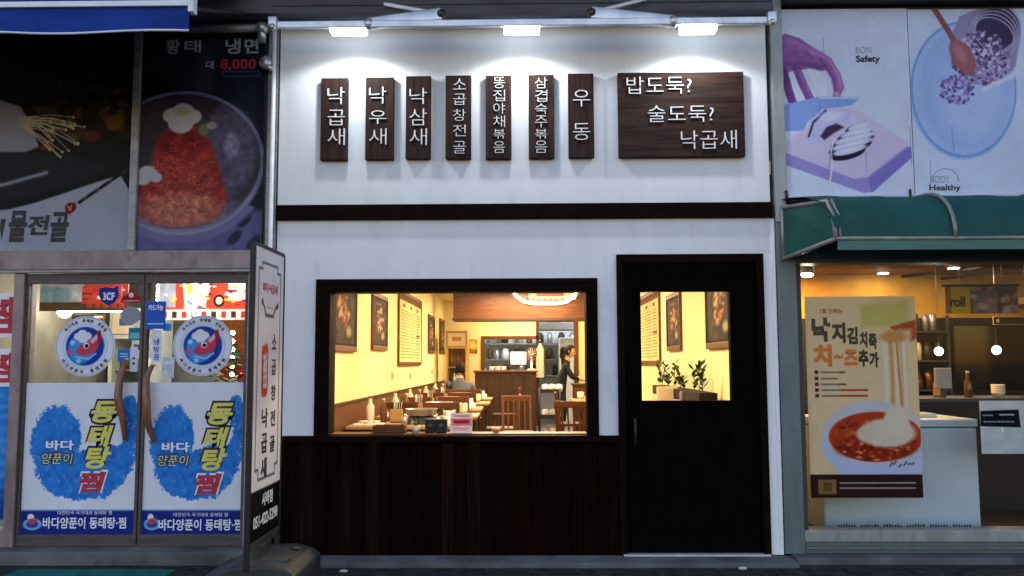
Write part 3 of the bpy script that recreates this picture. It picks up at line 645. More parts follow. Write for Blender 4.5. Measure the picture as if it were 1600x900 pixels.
# things on the window sill
zs = gz0 - .004
def onsill(px, Y): return P(px, 676, Y).x
t = thing('planter_tray', 'low brown wooden tray at the left end of the window sill', 'tray', (onsill(600, .14), .14, zs))
a, b = onsill(585, .14), onsill(634, .14)
mb = MB(); mb.box(a, b, .06, .21, zs, zs + .012, brown_wood); mb.box(a, b, .06, .07, zs, zs + .055, red_wood, .003); mb.box(a, b, .2, .21, zs, zs + .055, red_wood, .003); mb.box(a, a + .01, .07, .2, zs, zs + .055, red_wood); mb.box(b - .01, b, .07, .2, zs, zs + .055, red_wood); mb.build('tray', t)
t = thing('menu_card_stand', 'white and pink printed card in a stand on the window sill', 'card stand', (onsill(720, .09), .09, zs))
c = Cv(0, 0, 35, 32, (236, 214, 214), 1.6); c.rect(2, 9, 33, 21, (214, 120, 124)); c.rect(6, 12, 29, 17, (170, 30, 40)); c.line([(6, 5), (29, 5)], 1.5, (120, 60, 60)); c.line([(5, 25), (30, 25)], 1.2, (190, 110, 110)); c.line([(5, 28), (26, 28)], 1.2, (190, 110, 110))
X0, X1, Z0, Z1 = R(703, 646, 738, 676, .09); c.build('card', (X0, .09, zs + .004), (X1 - X0, 0, 0), (0, .03, Z1 - Z0), t, m=PAPER, thick=.003)
mb = MB(); mb.box(X0, X1, .08, .15, zs, zs + .004, hem); mb.build('base', t)
for k, (pa, pb, lab) in enumerate(((664, 680, 'left one of two black speaker boxes on the window sill'), (681, 698, 'right one of two black speaker boxes, next to the pink card'))):
    X0, X1, _, Z1 = R(pa, 655, pb, 676, .1); t = thing('speaker_box', lab, 'speaker', ((X0 + X1) / 2, .14, zs), 'black speaker boxes on the sill')
    mb = MB(); mb.box(X0, X1, .1, .18, zs, Z1, black, .008); mb.build('case', t); mb = MB(); mb.lathe((0, 0, 0), [(.018, 0), (.02, .004), (.01, .006)], dark_metal)
    for v in mb.bm.verts: v.co = Vector(((X0 + X1) / 2 + v.co.x, .1 - v.co.z, (zs + Z1) / 2 + v.co.y))
    mb.build('cone', t)
t = thing('window_plant', 'small dark leafed pot plant on the window sill beside the tray', 'plant', (onsill(650, .14), .14, zs))
mb = MB(); mb.lathe((onsill(650, .14), .14, zs), [(.025, 0), (.035, .05), (.03, .05)], cream); mb.build('pot', t)
mb = MB(); c0 = Vector((onsill(650, .14), .14, zs + .05))
for k in range(26):
    a = random.uniform(0, 6.28); q = Vector((math.cos(a), math.sin(a), random.uniform(.3, 1.6))).normalized(); L_ = random.uniform(.03, .07); s_ = q.cross(Vector((0, 0, 1))).normalized() * .008
    mb.face([c0, c0 + q * L_ * .5 + s_, c0 + q * L_, c0 + q * L_ * .5 - s_], leaf)
mb.build('foliage', t)
t = thing('seashell', 'small orange shell on the window sill right of the card', 'shell', (onsill(775, .12), .12, zs)); mb = MB(); mb.ball((onsill(775, .12), .12, zs + .018), .03, mat('orange_shell', (.5, .2, .1), .4), (1.1, .8, .62)); mb.ball((onsill(770, .12), .12, zs + .03), .012, cream); mb.build('shell', t)
# drinks fridge, golden poster, counter, screen, fan, apron, trolley
def fridge(name, x0, x1, y0, y1, z0, z1, label, header_col, glow=None, gold=True):
    t = thing(name, label, 'fridge', ((x0 + x1) / 2, (y0 + y1) / 2, z0)); body = mat('fridge_shell_' + ('gold' if gold else 'white'), (.5, .26, .06) if gold else (.62, .66, .66), .4)
    h = z1 - z0
    mb = MB(); mb.box(x0, x0 + .04, y0, y1, z0, z1, body); mb.box(x1 - .04, x1, y0, y1, z0, z1, body); mb.box(x0, x1, y1 - .03, y1, z0, z1, body); mb.box(x0 + .04, x1 - .04, y0, y1, z0, z0 + .2, body); mb.box(x0 + .04, x1 - .04, y0, y1, z1 - .35, z1, body); mb.build('cabinet', t)
    mb = MB(); mb.box(x0 + .03, x1 - .03, y0 - .015, y0 - .001, z1 - .3, z1 - .04, header_col, .005); mb.box(x0 + .12, x1 - .12, y0 - .018, y0 - .0155, z1 - .2, z1 - .12, cream); mb.build('header_panel', t)
    for k in range(4):
        z = z0 + .22 + k * (h - .6) / 4
        mb = MB(); mb.box(x0 + .045, x1 - .045, y0 + .06, y1 - .035, z, z + .012, steel); sh = mb.build('shelf', t)
        mb = MB()
        for q in range(5):
            xx = x0 + .1 + q * (x1 - x0 - .2) / 4; mb.lathe((xx, y0 + .15, z + .012), [(.03, 0), (.03, .13), (.012, .18), (.012, .22)], random.choice([amber, leaf, cream, red_pl]), 8)
        mb.build('bottle_row', sh)
    mb = MB(); mb.box(x0 + .03, x1 - .03, y0 - .01, y0 - .003, z0 + .2, z1 - .36, GLASS); d_ = mb.build('glass_door', t)
    mb = MB(); mb.box(x0 + .05, x0 + .07, y0 - .05, y0 - .011, z0 + .6, z0 + .9, steel); mb.build('handle', d_)
    return t
q = R(697, 517, 730, 600, 10.9); fridge('drinks_fridge', max(q[0], RX0 + .03), q[1], 10.9, 11.5, FL, q[3], 'tall golden drinks fridge with glass door in the far left corner', mat('orange_panel', (.55, .2, .03), .5))
c = Cv(0, 0, 20, 24, (226, 160, 40), 2); c.a *= (.7 + .6 * c.noise(6)[..., None]); c.ell(10, 10, 6, 6, (240, 210, 120), 2); c.rect(1, 19, 19, 23, (80, 40, 20)); c.line([(4, 21), (16, 21)], 1, (240, 210, 120))
q = R(731, 530, 746, 552, YB - .01); c.build('golden_poster', (q[0], YB - .012, q[2]), (q[1] - q[0], 0, 0), (0, 0, q[3] - q[2]), m=PAPER, label='small golden poster on the back wall beside the drinks fridge', cat='poster')
YC = 9.9
q = R(742, 582, 838, 640, YC); t = thing('service_counter', 'brown wooden service counter below the kitchen hatch', 'counter', ((q[0] + q[1]) / 2, YC + .3, FL))
mb = MB(); mb.box(q[0], q[1], YC, YC + .55, FL, q[3], brown_wood)
for k in range(5): mb.box(q[0] + k * (q[1] - q[0]) / 5 + .01, q[0] + (k + 1) * (q[1] - q[0]) / 5 - .01, YC - .012, YC, .15, q[3] - .06, brown_wood, .004)
mb.build('cabinet', t); mb = MB(); mb.box(q[0] - .03, q[1] + .03, YC - .04, YC + .58, q[3], q[3] + .035, red_wood, .006); mb.build('countertop', t); zc = q[3] + .036
q = R(798, 550, 822, 569, YC + .2); t = thing('checkout_screen', 'white lit checkout screen on the brown service counter', 'screen', ((q[0] + q[1]) / 2, YC + .2, zc))
mb = MB(); mb.box(q[0] - .015, q[1] + .015, YC + .2, YC + .225, q[2] - .015, q[3] + .015, black, .004); mb.build('case', t); mb = MB(); mb.box(q[0], q[1], YC + .196, YC + .1995, q[2], q[3], emit('screen_white', (1, .96, .88), .16)); mb.build('display', t)
xm = (q[0] + q[1]) / 2; mb = MB(); mb.beam((xm, YC + .24, zc + .02), (xm, YC + .24, q[2]), .05, .03, dark_metal); mb.box(xm - .1, xm + .1, YC + .16, YC + .32, zc, zc + .02, dark_metal, .004); mb.build('stand', t)
q = R(823, 545, 838, 583, YC + .25); xm = (q[0] + q[1]) / 2; zf = P(831, 552, YC + .25).z
t = thing('electric_fan', 'small round electric fan standing on the end of the service counter', 'fan', (xm, YC + .25, zc))
mb = MB(); mb.lathe((xm, YC + .27, zc), [(.09, 0), (.09, .02), (.02, .035), (.015, zf - zc)], cream); mb.build('stand', t)
mb = MB(); pts = [(xm + .1 * math.cos(a), YC + .24, zf + .1 * math.sin(a)) for a in np.linspace(0, 2 * math.pi, 25)]; mb.tube(pts, .008, red_wood, 6, False)
for k in range(10): a = k * .628; mb.tube([(xm, YC + .225, zf), (xm + .1 * math.cos(a), YC + .24, zf + .1 * math.sin(a))], .003, cream, 5)
mb.build('cage', t); mb = MB(); mb.ball((xm, YC + .25, zf), .03, red_wood)
for k in range(4): a = k * 1.571 + .3; mb.obox(Matrix.Translation((xm + .05 * math.cos(a), YC + .25, zf + .05 * math.sin(a))) @ Matrix.Rotation(-a, 4, 'Y') @ Matrix.Rotation(.4, 4, 'X'), .07, .004, .05, red_wood)
mb.build('blades', t)
for k in range(3):
    px = 765 + k * 9; q = R(px, 574, px + 7, 583, YC + .2); t = thing('dish_stack', ['stack of white dishes at the left end of the service counter', 'stack of white dishes, second from the left end of the counter', 'stack of white dishes on the counter nearest the screen'][k], 'dishes', ((q[0] + q[1]) / 2, YC + .2, zc), 'white dish stacks on the counter')
    mb = MB()
    for j in range(4): mb.lathe(((q[0] + q[1]) / 2, YC + .2, zc + j * .02), [(.03, 0), (.055, .012), (.058, .018), (.03, .006)], hem, 14)
    mb.build('plates', t)
q = R(838, 535, 850, 590, YB - .2); t = thing('hanging_apron', 'cream apron hanging from the post left of the kitchen doorway', 'apron', ((q[0] + q[1]) / 2, YB - .06, q[2]))
mb = MB(); n = 9; v0 = []
for k in range(n):
    u = k / (n - 1); v0.append((q[0] + u * (q[1] - q[0]), YB - .1 + .03 * math.sin(u * 14)))
for (xa, ya), (xb, yb) in zip(v0, v0[1:]):
    um = ((xa + xb) / 2 - q[0]) / (q[1] - q[0]); zt_ = q[3] - .15 * abs(um - .5) * 2
    mb.face([(xa, ya, q[2]), (xb, yb, q[2]), (xb, yb, zt_), (xa, ya, zt_)], cream, (0, .006, 0))
mb.build('cloth', t); mb = MB(); mb.tube([((q[0] + q[1]) / 2, YB - .03, q[3] + .02), ((q[0] + q[1]) / 2, YB - .1, q[3] + .02), ((q[0] + q[1]) / 2, YB - .11, q[3] + .05)], .008, steel); mb.build('hook', t)
YT = 7.6; q = R(843, 612, 875, 660, YT); t = thing('serving_trolley', 'dark three tier serving trolley with dishes in front of the kitchen doorway', 'trolley', ((q[0] + q[1]) / 2, YT, FL))
for x in (q[0], q[1]):
    for y in (YT, YT + .45):
        mb = MB(); mb.tube([(x, y, FL + .08), (x, y, q[3] + .05)], .014, black); po = mb.build('post', t); mb = MB(); mb.ball((x, y, FL + .04), .04, black, (.5, 1, 1)); mb.build('wheel', po)
for z in (.2, .5, q[3] - .02):
    mb = MB(); mb.box(q[0], q[1], YT, YT + .45, z, z + .015, black); mb.box(q[0], q[1], YT - .008, YT, z, z + .06, black, .003); sh = mb.build('shelf', t)
    mb = MB()
    for j in range(3): mb.lathe((q[0] + .1 + j * .11, YT + .2, z + .015), [(.04, 0), (.06, .05), (.055, .1), (.03, .12)], random.choice([steel, cream, hem]), 12)
    mb.build('dishes', sh)
q = R(903, 590, 930, 650, 7.9); t = thing('reception_counter', 'plain brown counter at the right side before the kitchen doorway', 'counter', (1.2, 8.9, FL))
mb = MB(); mb.box(q[0], RX1 - .02, 9.0, 9.5, FL, .98, red_wood); mb.build('cabinet', t); mb = MB(); mb.box(q[0] - .03, RX1 - .02, 8.96, 9.53, .98, 1.01, brown_wood, .005); mb.build('countertop', t)
# partition with planters seen through the door glass
YP = 2.7
def rwall(px, py, X): return PX(px, py, X)
t = thing('booth_partition', 'cream booth partition along the right wall, seen through the door glass', 'partition', (1.5, 4, FL))
y0, y1 = rwall(1098, 600, 1.55).y, rwall(1001, 600, 1.5).y
zp = PX(1050, 622, 1.5).z
mb = MB(); mb.box(1.5, RX1, y0, min(y1, 4.1), FL, zp, mat('cream_upholstery', (.62, .45, .26), .8), .02); mb.build('panel', t)
def planter(xa, ya, yb, z, h, label, n, seed):
    t = thing('planter_box', label, 'planter', (xa + .08, (ya + yb) / 2, z), 'planter boxes on the booth partition'); r = random.Random(seed)
    mb = MB(); mb.box(xa, xa + .16, ya, yb, z, z + h, soil, .005); mb.build('box', t)
    for k in range(n):
        mb = MB(); c0 = Vector((xa + r.uniform(.04, .12), ya + (k + .5) * (yb - ya) / n, z + h)); lean = Vector((r.uniform(-.1, .1), r.uniform(-.5, .5), 1)).normalized(); L_ = r.uniform(.08, .2)
        mb.tube([c0 - Vector((0, 0, .02)), c0 + lean * L_], .004, leaf, 5)
        for j in range(12):
            bpt = c0 + lean * L_ * (j + 1) / 9; a = r.uniform(0, 6.28); q_ = Vector((math.cos(a) * .7, math.sin(a), .8)).normalized() * r.uniform(.05, .10); s_ = q_.cross(lean).normalized() * .02
            mb.face([bpt, bpt + q_ * .5 + s_, bpt + q_, bpt + q_ * .5 - s_], leaf, (.0015, 0, 0))
        mb.build('plant', t)
zz = PX(1070, 612, 1.5).z
planter(1.5, PX(1092, 600, 1.5).y, PX(1046, 600, 1.5).y - .02, zp + .001, .1, 'dark planter with upright leaves on the partition, nearer the door', 5, 3)
planter(1.5, PX(1044, 600, 1.5).y, min(4.1, PX(1001, 600, 1.5).y) , zp + .001, .1, 'dark planter with upright leaves on the partition, farther from the door', 5, 5)
for k, (pa, pb, pt, lab, mm) in enumerate(((1026, 1059, 604, 'cream cushion leaning on the booth partition below the planters', mat('cream_cushion', (.66, .48, .30), .9)), (1062, 1100, 611, 'dusky pink cushion leaning on the booth partition, nearer the door', mat('pink_cushion', (.30, .17, .13), .9)))):
    q = R(pa, pt, pb, 640, 2.2 + .5 * (1 - k)); yy = 2.2 + .5 * (1 - k)
    mb = MB(); mb.box(q[0], q[1], yy - .06, yy + .02, q[2] - .25, q[3], mm, .018); mb.build('back_cushion', label=lab, cat='cushion')
# kitchen things
t = thing('kitchen_shelf', 'steel kitchen shelf with dark pots seen through the hatch', 'shelf', (.2, YB + 2.8, 0))
kx0, kx1 = ko[0] - .3, kd[1] + .3
for z in (1.05, 1.45, 1.85):
    mb = MB(); mb.box(kx0, kx1, YB + 2.7, YB + 3.15, z, z + .02, steel); sh = mb.build('shelf_board', t); mb = MB(); x = kx0 + .1
    while x < kx1 - .1:
        r = random.uniform(.05, .12); mb.lathe((x, YB + 2.9, z + .02), [(r, 0), (r, random.uniform(.1, .25)), (r * .6, .27)], random.choice([steel, black, dark_metal, amber, hem, black]), 12); x += 2 * r + random.uniform(.02, .2)
    mb.build('pots', sh)
for x in (kx0, (kx0 + kx1) / 2, kx1):
    mb = MB(); mb.beam((x, YB + 2.9, .03), (x, YB + 2.9, 2.1), .03, .03, steel); mb.build('post', t)
t = thing('extractor_hood', 'grey steel extractor hood hanging in the kitchen doorway view', 'extractor hood', (kd[0] + .3, YB + 1.6, 2.2)); mb = MB()
mb.box(kd[0] - .2, kd[1] + .2, YB + 1.4, YB + 2.2, 2.15, 2.32, dark_metal, .01); mb.box(kd[0] + .2, kd[1] - .2, YB + 1.6, YB + 2.0, 2.32, 2.73, steel); mb.build('hood', t)
t = thing('kitchen_fridge', 'tall white kitchen fridge at the right inside the kitchen doorway', 'fridge', (kd[1] - .1, YB + 1.2, 0)); mb = MB(); mb.box(kd[1] - .28, kd[1] + .4, YB + 1.0, YB + 1.7, .03, 1.95, white_metal, .015); mb.build('cabinet', t)
mb = MB(); mb.box(kd[1] - .24, kd[1] - .04, YB + .985, YB + .999, 1.2, 1.75, black, .01); mb.build('door_panel', t)
# ================================================================== people
def person(label, joints, edges, root_i, zones, head, face_dir, longhair=False, hat=None):
    """joints: name -> (pos, radius); one continuous skinned body, clothing by zone; hair a child"""
    names = list(joints); me = bpy.data.meshes.new('person')
    me.from_pydata([joints[n][0] for n in names], [(names.index(a), names.index(b)) for a, b in edges], [])
    o = bpy.data.objects.new('person', me); COL.objects.link(o)
    sk = o.modifiers.new('skin', 'SKIN'); sk.branch_smoothing = .6
    for i, n in enumerate(names):
        r = joints[n][1]; v = me.skin_vertices[0].data[i]; v.radius = r if isinstance(r, tuple) else (r, r); v.use_root = (n == root_i)
    sb = o.modifiers.new('sub', 'SUBSURF'); sb.levels = sb.render_levels = 2
    m2 = bpy.data.meshes.new_from_object(o.evaluated_get(bpy.context.evaluated_depsgraph_get()))
    bpy.data.objects.remove(o); mb = MB(); mb.bm.from_mesh(m2); n0 = 0
    for mt in (skin,): mb.mi(mt)
    for f in mb.bm.faces:
        f.smooth = True; c = f.calc_center_median(); best = min(names, key=lambda n: (Vector(joints[n][0]) - c).length - (joints[n][1] if not isinstance(joints[n][1], tuple) else joints[n][1][0]))
        f.material_index = mb.mi(zones.get(best, skin))
    H = Vector(head); fd = Vector(face_dir).normalized(); up = Vector((0, 0, 1)); sd = fd.cross(up).normalized(); up = sd.cross(fd)
    M = Matrix.Translation(H) @ Matrix((sd, fd, up)).transposed().to_4x4()
    # the head with its face
    n0 = len(mb.bm.faces); nv = len(mb.bm.verts); bmesh.ops.create_uvsphere(mb.bm, u_segments=20, v_segments=14, radius=1, matrix=M @ Matrix.Diagonal((.075, .095, .115, 1)))
    mb.bm.verts.ensure_lookup_table(); Mi = M.inverted()
    for v in mb.bm.verts[nv:]:
        p = Mi @ v.co
        if p.z < 0: p.x *= 1 + p.z * 2.2; p.y *= 1 + p.z * .8
        if p.y > .07 and abs(p.x) < .02 and -.035 < p.z < .02: p.y += .022
        if p.y > .06 and -.075 < p.z < -.05 and abs(p.x) < .03: p.y += .006
        v.co = M @ p
    mb._tag(n0, skin, True)
    for s in (-1, 1):
        mb.ball(M @ Vector((s * .03, .083, .008)), .011, hair, seg=8); mb.ball(M @ Vector((s * .076, -.005, -.005)), .022, skin, (.4, 1, 1.4), 8)
    mb.ball(M @ Vector((0, .083, -.052)), .016, red_wood, (1.3, .4, .35), 8)
    p = mb.build('person', label=label, cat='person')
    mb = MB(); n0 = 0; bmesh.ops.create_uvsphere(mb.bm, u_segments=20, v_segments=14, radius=1, matrix=Matrix.Diagonal((.087, .105, .122, 1)))
    for v in list(mb.bm.verts):
        q = v.co
        if (q.y > .045 and q.z < .055) or q.z < -.085: mb.bm.verts.remove(v)
    for v in mb.bm.verts: v.co = M @ (v.co + Vector((random.uniform(-.003, .003), -.008 + random.uniform(-.003, .003), .006)))
    mb._tag(0, hair, True)
    if longhair:
        a = H - fd * .085 + Vector((0, 0, .03)); mb.tube([a, a - fd * .06 + Vector((0, 0, -.03)), a - fd * .07 + Vector((0, 0, -.16)), a - fd * .04 + Vector((0, 0, -.28))], [.03, .042, .036, .008], hair, 10)
    mb.build('hair', p); return p
def limbs(J, E, side, sh, el, wr, hd, parent='chest', rs=(.062, .046, .034)):
    J['sh' + side] = (sh, rs[0]); J['el' + side] = (el, rs[1]); J['wr' + side] = (wr, .027); E += [(parent, 'sh' + side), ('sh' + side, 'el' + side), ('el' + side, 'wr' + side)]
    w_, h_ = Vector(wr), Vector(hd); d_ = (h_ - w_).normalized(); s_ = d_.cross(Vector((0, 0, 1)))
    if s_.length < .1: s_ = Vector((1, 0, 0))
    s_.normalize(); pl = w_ + d_ * .07; J['pm' + side] = (tuple(pl), (.034, .016)); E.append(('wr' + side, 'pm' + side))
    for k, (o_, L_) in enumerate(((-.03, .065), (-.01, .08), (.01, .076), (.03, .058))):
        b = pl + s_ * o_ + d_ * .03; m_ = b + d_ * L_ * .55 - Vector((0, 0, .008)); t_ = b + d_ * L_ - Vector((0, 0, .03))
        for q, v in enumerate((b, m_, t_)): J['f%d%d' % (k, q) + side] = (tuple(v), .009 - .001 * q)
        E += [('pm' + side, 'f%d0' % k + side), ('f%d0' % k + side, 'f%d1' % k + side), ('f%d1' % k + side, 'f%d2' % k + side)]
    t1 = w_ + d_ * .045 - s_ * .045; t2 = t1 + d_ * .03 - s_ * .012
    J['t0' + side] = (tuple(t1), .011); J['t1' + side] = (tuple(t2), .009); E += [('wr' + side, 't0' + side), ('t0' + side, 't1' + side)]
# standing worker in the kitchen doorway, turned right over the counter
pz = P(890, 562, 9.35); X0 = pz.x - .04; Y0 = 9.3
J, E = {}, []
J['pelvis'] = ((X0 - .12, Y0, .92), (.15, .12)); J['waist'] = ((X0 - .11, Y0, 1.08), (.14, .11)); J['chest'] = ((X0 - .06, Y0, 1.28), (.16, .12)); J['neck'] = ((X0 - .01, Y0, 1.42), .052); J['skull'] = ((X0 + .01, Y0, 1.5), .06)
E += [('pelvis', 'waist'), ('waist', 'chest'), ('chest', 'neck'), ('neck', 'skull')]
limbs(J, E, 'L', (X0 - .06, Y0 - .17, 1.34), (X0 + .07, Y0 - .22, 1.12), (X0 + .27, Y0 - .16, 1.07), (X0 + .4, Y0 - .14, 1.05))
limbs(J, E, 'R', (X0 - .05, Y0 + .17, 1.34), (X0 + .1, Y0 + .2, 1.13), (X0 + .28, Y0 + .1, 1.08), (X0 + .4, Y0 + .06, 1.05))
for s, dy in (('L', -.09), ('R', .09)):
    J['hp' + s] = ((X0 - .12, Y0 + dy, .86), .09); J['kn' + s] = ((X0 - .08, Y0 + dy, .48), .062); J['an' + s] = ((X0 - .12, Y0 + dy, .12), .042); J['to' + s] = ((X0 + .03, Y0 + dy, .075), (.04, .035)); E += [('pelvis', 'hp' + s), ('hp' + s, 'kn' + s), ('kn' + s, 'an' + s), ('an' + s, 'to' + s)]
Z = {n: shirt for n in ('waist', 'chest', 'shL', 'shR', 'elL', 'elR')}; Z.update({n: trousers for n in ('pelvis', 'hpL', 'hpR', 'knL', 'knR')}); Z.update({n: black for n in ('anL', 'anR', 'toL', 'toR')})
person('standing person in black shirt with dark ponytail, working at the counter by the kitchen doorway', J, E, 'pelvis', Z, (X0 + .04, Y0, 1.575), (1, -.15, -.35), True)
# seated customer with a blue-grey jacket, seen from behind at the far table
sp = P(718, 581, 8.05); X0, Y0 = sp.x, 8.05; SZ = FL + .47
place('chair', (X0, Y0 - .02, FL), math.pi, 'brown chair carrying the seated person in the blue grey jacket')
J, E = {}, []
J['pelvis'] = ((X0, Y0, SZ + .12), (.16, .13)); J['waist'] = ((X0, Y0 + .02, SZ + .26), (.15, .11)); J['chest'] = ((X0, Y0 + .08, SZ + .46), (.17, .12)); J['neck'] = ((X0, Y0 + .13, SZ + .6), .052); J['skull'] = ((X0, Y0 + .16, SZ + .67), .06)
E += [('pelvis', 'waist'), ('waist', 'chest'), ('chest', 'neck'), ('neck', 'skull')]
for s, q in (('L', -1), ('R', 1)):
    limbs(J, E, s, (X0 + q * .18, Y0 + .09, SZ + .52), (X0 + q * .25, Y0 + .22, SZ + .31), (X0 + q * .12, Y0 + .42, SZ + .315), (X0 + q * .06, Y0 + .52, SZ + .31), rs=(.07, .055, .04))
    J['hp' + s] = ((X0 + q * .1, Y0 + .06, SZ + .09), .09); J['kn' + s] = ((X0 + q * .12, Y0 + .44, SZ + .07), .065); J['an' + s] = ((X0 + q * .12, Y0 + .42, .12), .042); J['to' + s] = ((X0 + q * .12, Y0 + .55, .075), (.04, .035)); E += [('pelvis', 'hp' + s), ('hp' + s, 'kn' + s), ('kn' + s, 'an' + s), ('an' + s, 'to' + s)]
Z = {n: jacket for n in ('waist', 'chest', 'shL', 'shR', 'elL', 'elR')}; Z.update({n: trousers for n in ('pelvis', 'hpL', 'hpR', 'knL', 'knR')}); Z.update({n: black for n in ('anL', 'anR', 'toL', 'toR')})
person('person in blue grey jacket seated at a far left table, back to the window', J, E, 'pelvis', Z, (X0, Y0 + .19, SZ + .745), (.1, 1, -.35))
# ================================================================== SEAFOOD SHOP (left)
sb = thing('seafood_shop_building', 'left shop front with grimy steel beam and two glass doors full of stickers', 'shop', (-3.2, 0, 0))
LX0, LX1 = -4.9, -1.885
mb = MB(); mb.box(LX0, LX1, .0, .15, 2.203, 4.3, dark_metal); mb.build('upper_wall', sb)
mb = MB(); mb.box(LX0, LX1 + .0, -.07, .12, 2.06, 2.2, pinkish, .006); mb.box(LX0, LX1, -.075, -.02, 2.04, 2.058, alu, .002)
mb.build('steel_beam', sb)
mb = MB(); mb.box(-1.885, -1.812, -.045, .15, .1, 4.1, alu, .004); mb.build('corner_post', sb)
mb = MB(); mb.tube([(-1.835, -.075, .12), (-1.835, -.075, 3.85)], .016, white_metal, 10)
mb.build('thin_pipe', sb)
mb = MB(); mb.box(-3.70, -3.625, -.05, .12, .095, 2.04, pinkish, .004); mb.build('door_post', sb)
mb = MB(); mb.box(-2.0, -1.887, -.04, .12, .095, 2.04, alu, .004); mb.build('door_post', sb)
mb = MB(); mb.box(LX0, -3.7, -.04, .12, .095, .21, alu, .004); mb.build('window_base', sb)
mb = MB(); mb.box(LX0, -3.7, -.005, .003, .21, 2.04, GLASS2); wp = mb.build('side_window', sb)
# interior shell
LYB = 4.6
mb = MB(); mb.box(LX0, LX1, LYB, LYB + .1, 0, 2.75, mat('tan_wall', (.15, .155, .15), .7)); mb.box(LX0 - .1, LX0, .12, LYB, 0, 2.75, mat('tan_wall')); mb.box(-1.98, -1.93, .15, LYB, 0, 2.75, brown_wood); mb.build('room_wall', sb)
mb = MB(); mb.box(LX0, LX1, .0, LYB, -.05, .09, mat('grey_teal_floor', (.10, .13, .13), .4, .4)); mb.build('room_floor', sb)
mb = MB(); mb.box(LX0 - .1, LX1, .151, LYB + .1, 2.6, 2.75, mat('shop_ceiling', (.4, .36, .3), .8)); mb.build('ceiling', sb)
mb = MB(); mb.box(LX0 - .1, LX1, .15, LYB + .1, 2.75, 4.3, dark_metal); mb.build('upper_storey', sb)
# door leaves
yellow = mat('sticker_yellow', (.62, .56, .10), .5, .3, var=.05); txt_black = mat('sticker_black', (.012, .012, .014), .5, .3, var=.05)
txt_red = mat('sticker_red', (.45, .02, .04), .5, .3, var=.05); txt_white = mat('sticker_white', (.72, .73, .76), .5, .3, var=.03); txt_blue = mat('sticker_blue', (.02, .1, .4), .5, .3, var=.08)
txt_orange = mat('sticker_orange', (.62, .16, .02), .5, .3, var=.05); txt_grey = mat('sticker_grey', (.30, .32, .36), .6, .2, var=.05)
navy_print = (22, 42, 130)
def brush_decal(seed):
    c = Cv(30, 598, 213, 832, (226, 230, 238), 1.15); n = c.noise(9) - .5; n2 = c.noise(3) - .5
    # brush swoosh: a thick crescent that opens at the top right
    nn = n * 9 + n2 * 8 - 1
    def inside(cx, cy, rx, ry, rot=0.): q, p = math.cos(rot), math.sin(rot); dx, dy = c.X - cx, c.Y - cy; return (1 - np.hypot((dx * q + dy * p) / rx, (-dx * p + dy * q) / ry)) * min(rx, ry)
    lobe = inside(82, 690, 43, 60, .08); body = np.minimum(inside(124, 719, 78, 63, -.12), (c.Y - 700 + .15 * (c.X - 125)))
    arm = np.full(c.X.shape, -99.); ap = [(160, 762), (188, 738), (203, 705), (207, 670), (200, 632)]
    for (ax, ay), (bx, by) in zip(ap, ap[1:]):
        L = (bx - ax) ** 2 + (by - ay) ** 2; t = np.clip(((c.X - ax) * (bx - ax) + (c.Y - ay) * (by - ay)) / L, 0, 1)
        arm = np.maximum(arm, 16 - np.hypot(c.X - ax - t * (bx - ax), c.Y - ay - t * (by - ay)))
    mk = np.clip((np.maximum(np.maximum(lobe, body), arm) + nn) / 2.5, 0, 1)
    streak = np.clip((vnoise(c.h, c.w, 5, 44) - .72) * 6, 0, 1); mk = mk * (1 - streak * np.clip(1 - np.maximum(lobe, body) / 14, 0, 1))
    c.put(mk, (40, 128, 214)); c.put(mk * np.clip((c.noise(12) - .45) * 4, 0, 1) * .6, (24, 96, 190)); c.put(mk * np.clip((c.noise(4) - .6) * 6, 0, 1) * .35, (140, 190, 235))
    c.rect(30, 796, 213, 840, navy_print, 1); c.rect(30, 794.5, 213, 796.5, (120, 150, 210), 1)
    # small fish emblem in the blue band
    c.ell(49, 817, 15, 9, (120, 190, 226), 2); c.ell(49, 817, 10, 5.5, (36, 70, 160), 2); c.ell(46, 806, 5.5, 5, (236, 236, 240), 1.5); c.ell(48, 813, 6, 5, (200, 70, 80), 2); c.poly([(50, 813), (57, 805), (56, 813)], (200, 60, 70), 1.5)
    return c
def fish_roundel():
    c = Cv(-50, -50, 50, 50, (224, 228, 238), 1.7); c.ring(0, 0, 47, 47, 1.2, (150, 160, 190)); c.ell(0, 0, 33, 33, (150, 196, 236), 1.5); c.ring(0, 0, 36, 36, 1, (170, 180, 205))
    c.ell(0, 0, 31, 31, (28, 52, 150), 2); c.ell(-5, 3, 22, 25, (70, 150, 224), 5, .4); c.ell(-21, -6, 4, 4, (170, 220, 250), 2); c.ell(-24, 9, 5, 4, (210, 90, 110), 2); c.ell(-10, 24, 4, 4, (150, 210, 250), 2)
    for x, y, r in ((-12, -16, 7), (-5, -20, 8), (3, -17, 7), (-4, -13, 9)): c.ell(x, y, r, r * .85, (232, 230, 236), 1.5)
    c.poly([(-16, 10), (-8, -2), (6, -8), (24, -26), (27, -12), (20, 4), (10, 13), (-4, 16)], (206, 64, 84), 2); c.poly([(8, -8), (22, -24), (22, -14), (12, -4)], (236, 190, 196), 2); c.poly([(18, -24), (24, -26), (27, -12), (22, 0)], (160, 28, 48), 2)
    c.ell(2, -1, 5, 5, (240, 240, 240), 1.5); c.ell(2.5, -.5, 3.2, 3.2, (16, 20, 40), 1.2); c.line([(-14, 17), (6, 21), (18, 12)], 2.5, (150, 210, 245), 2); return c
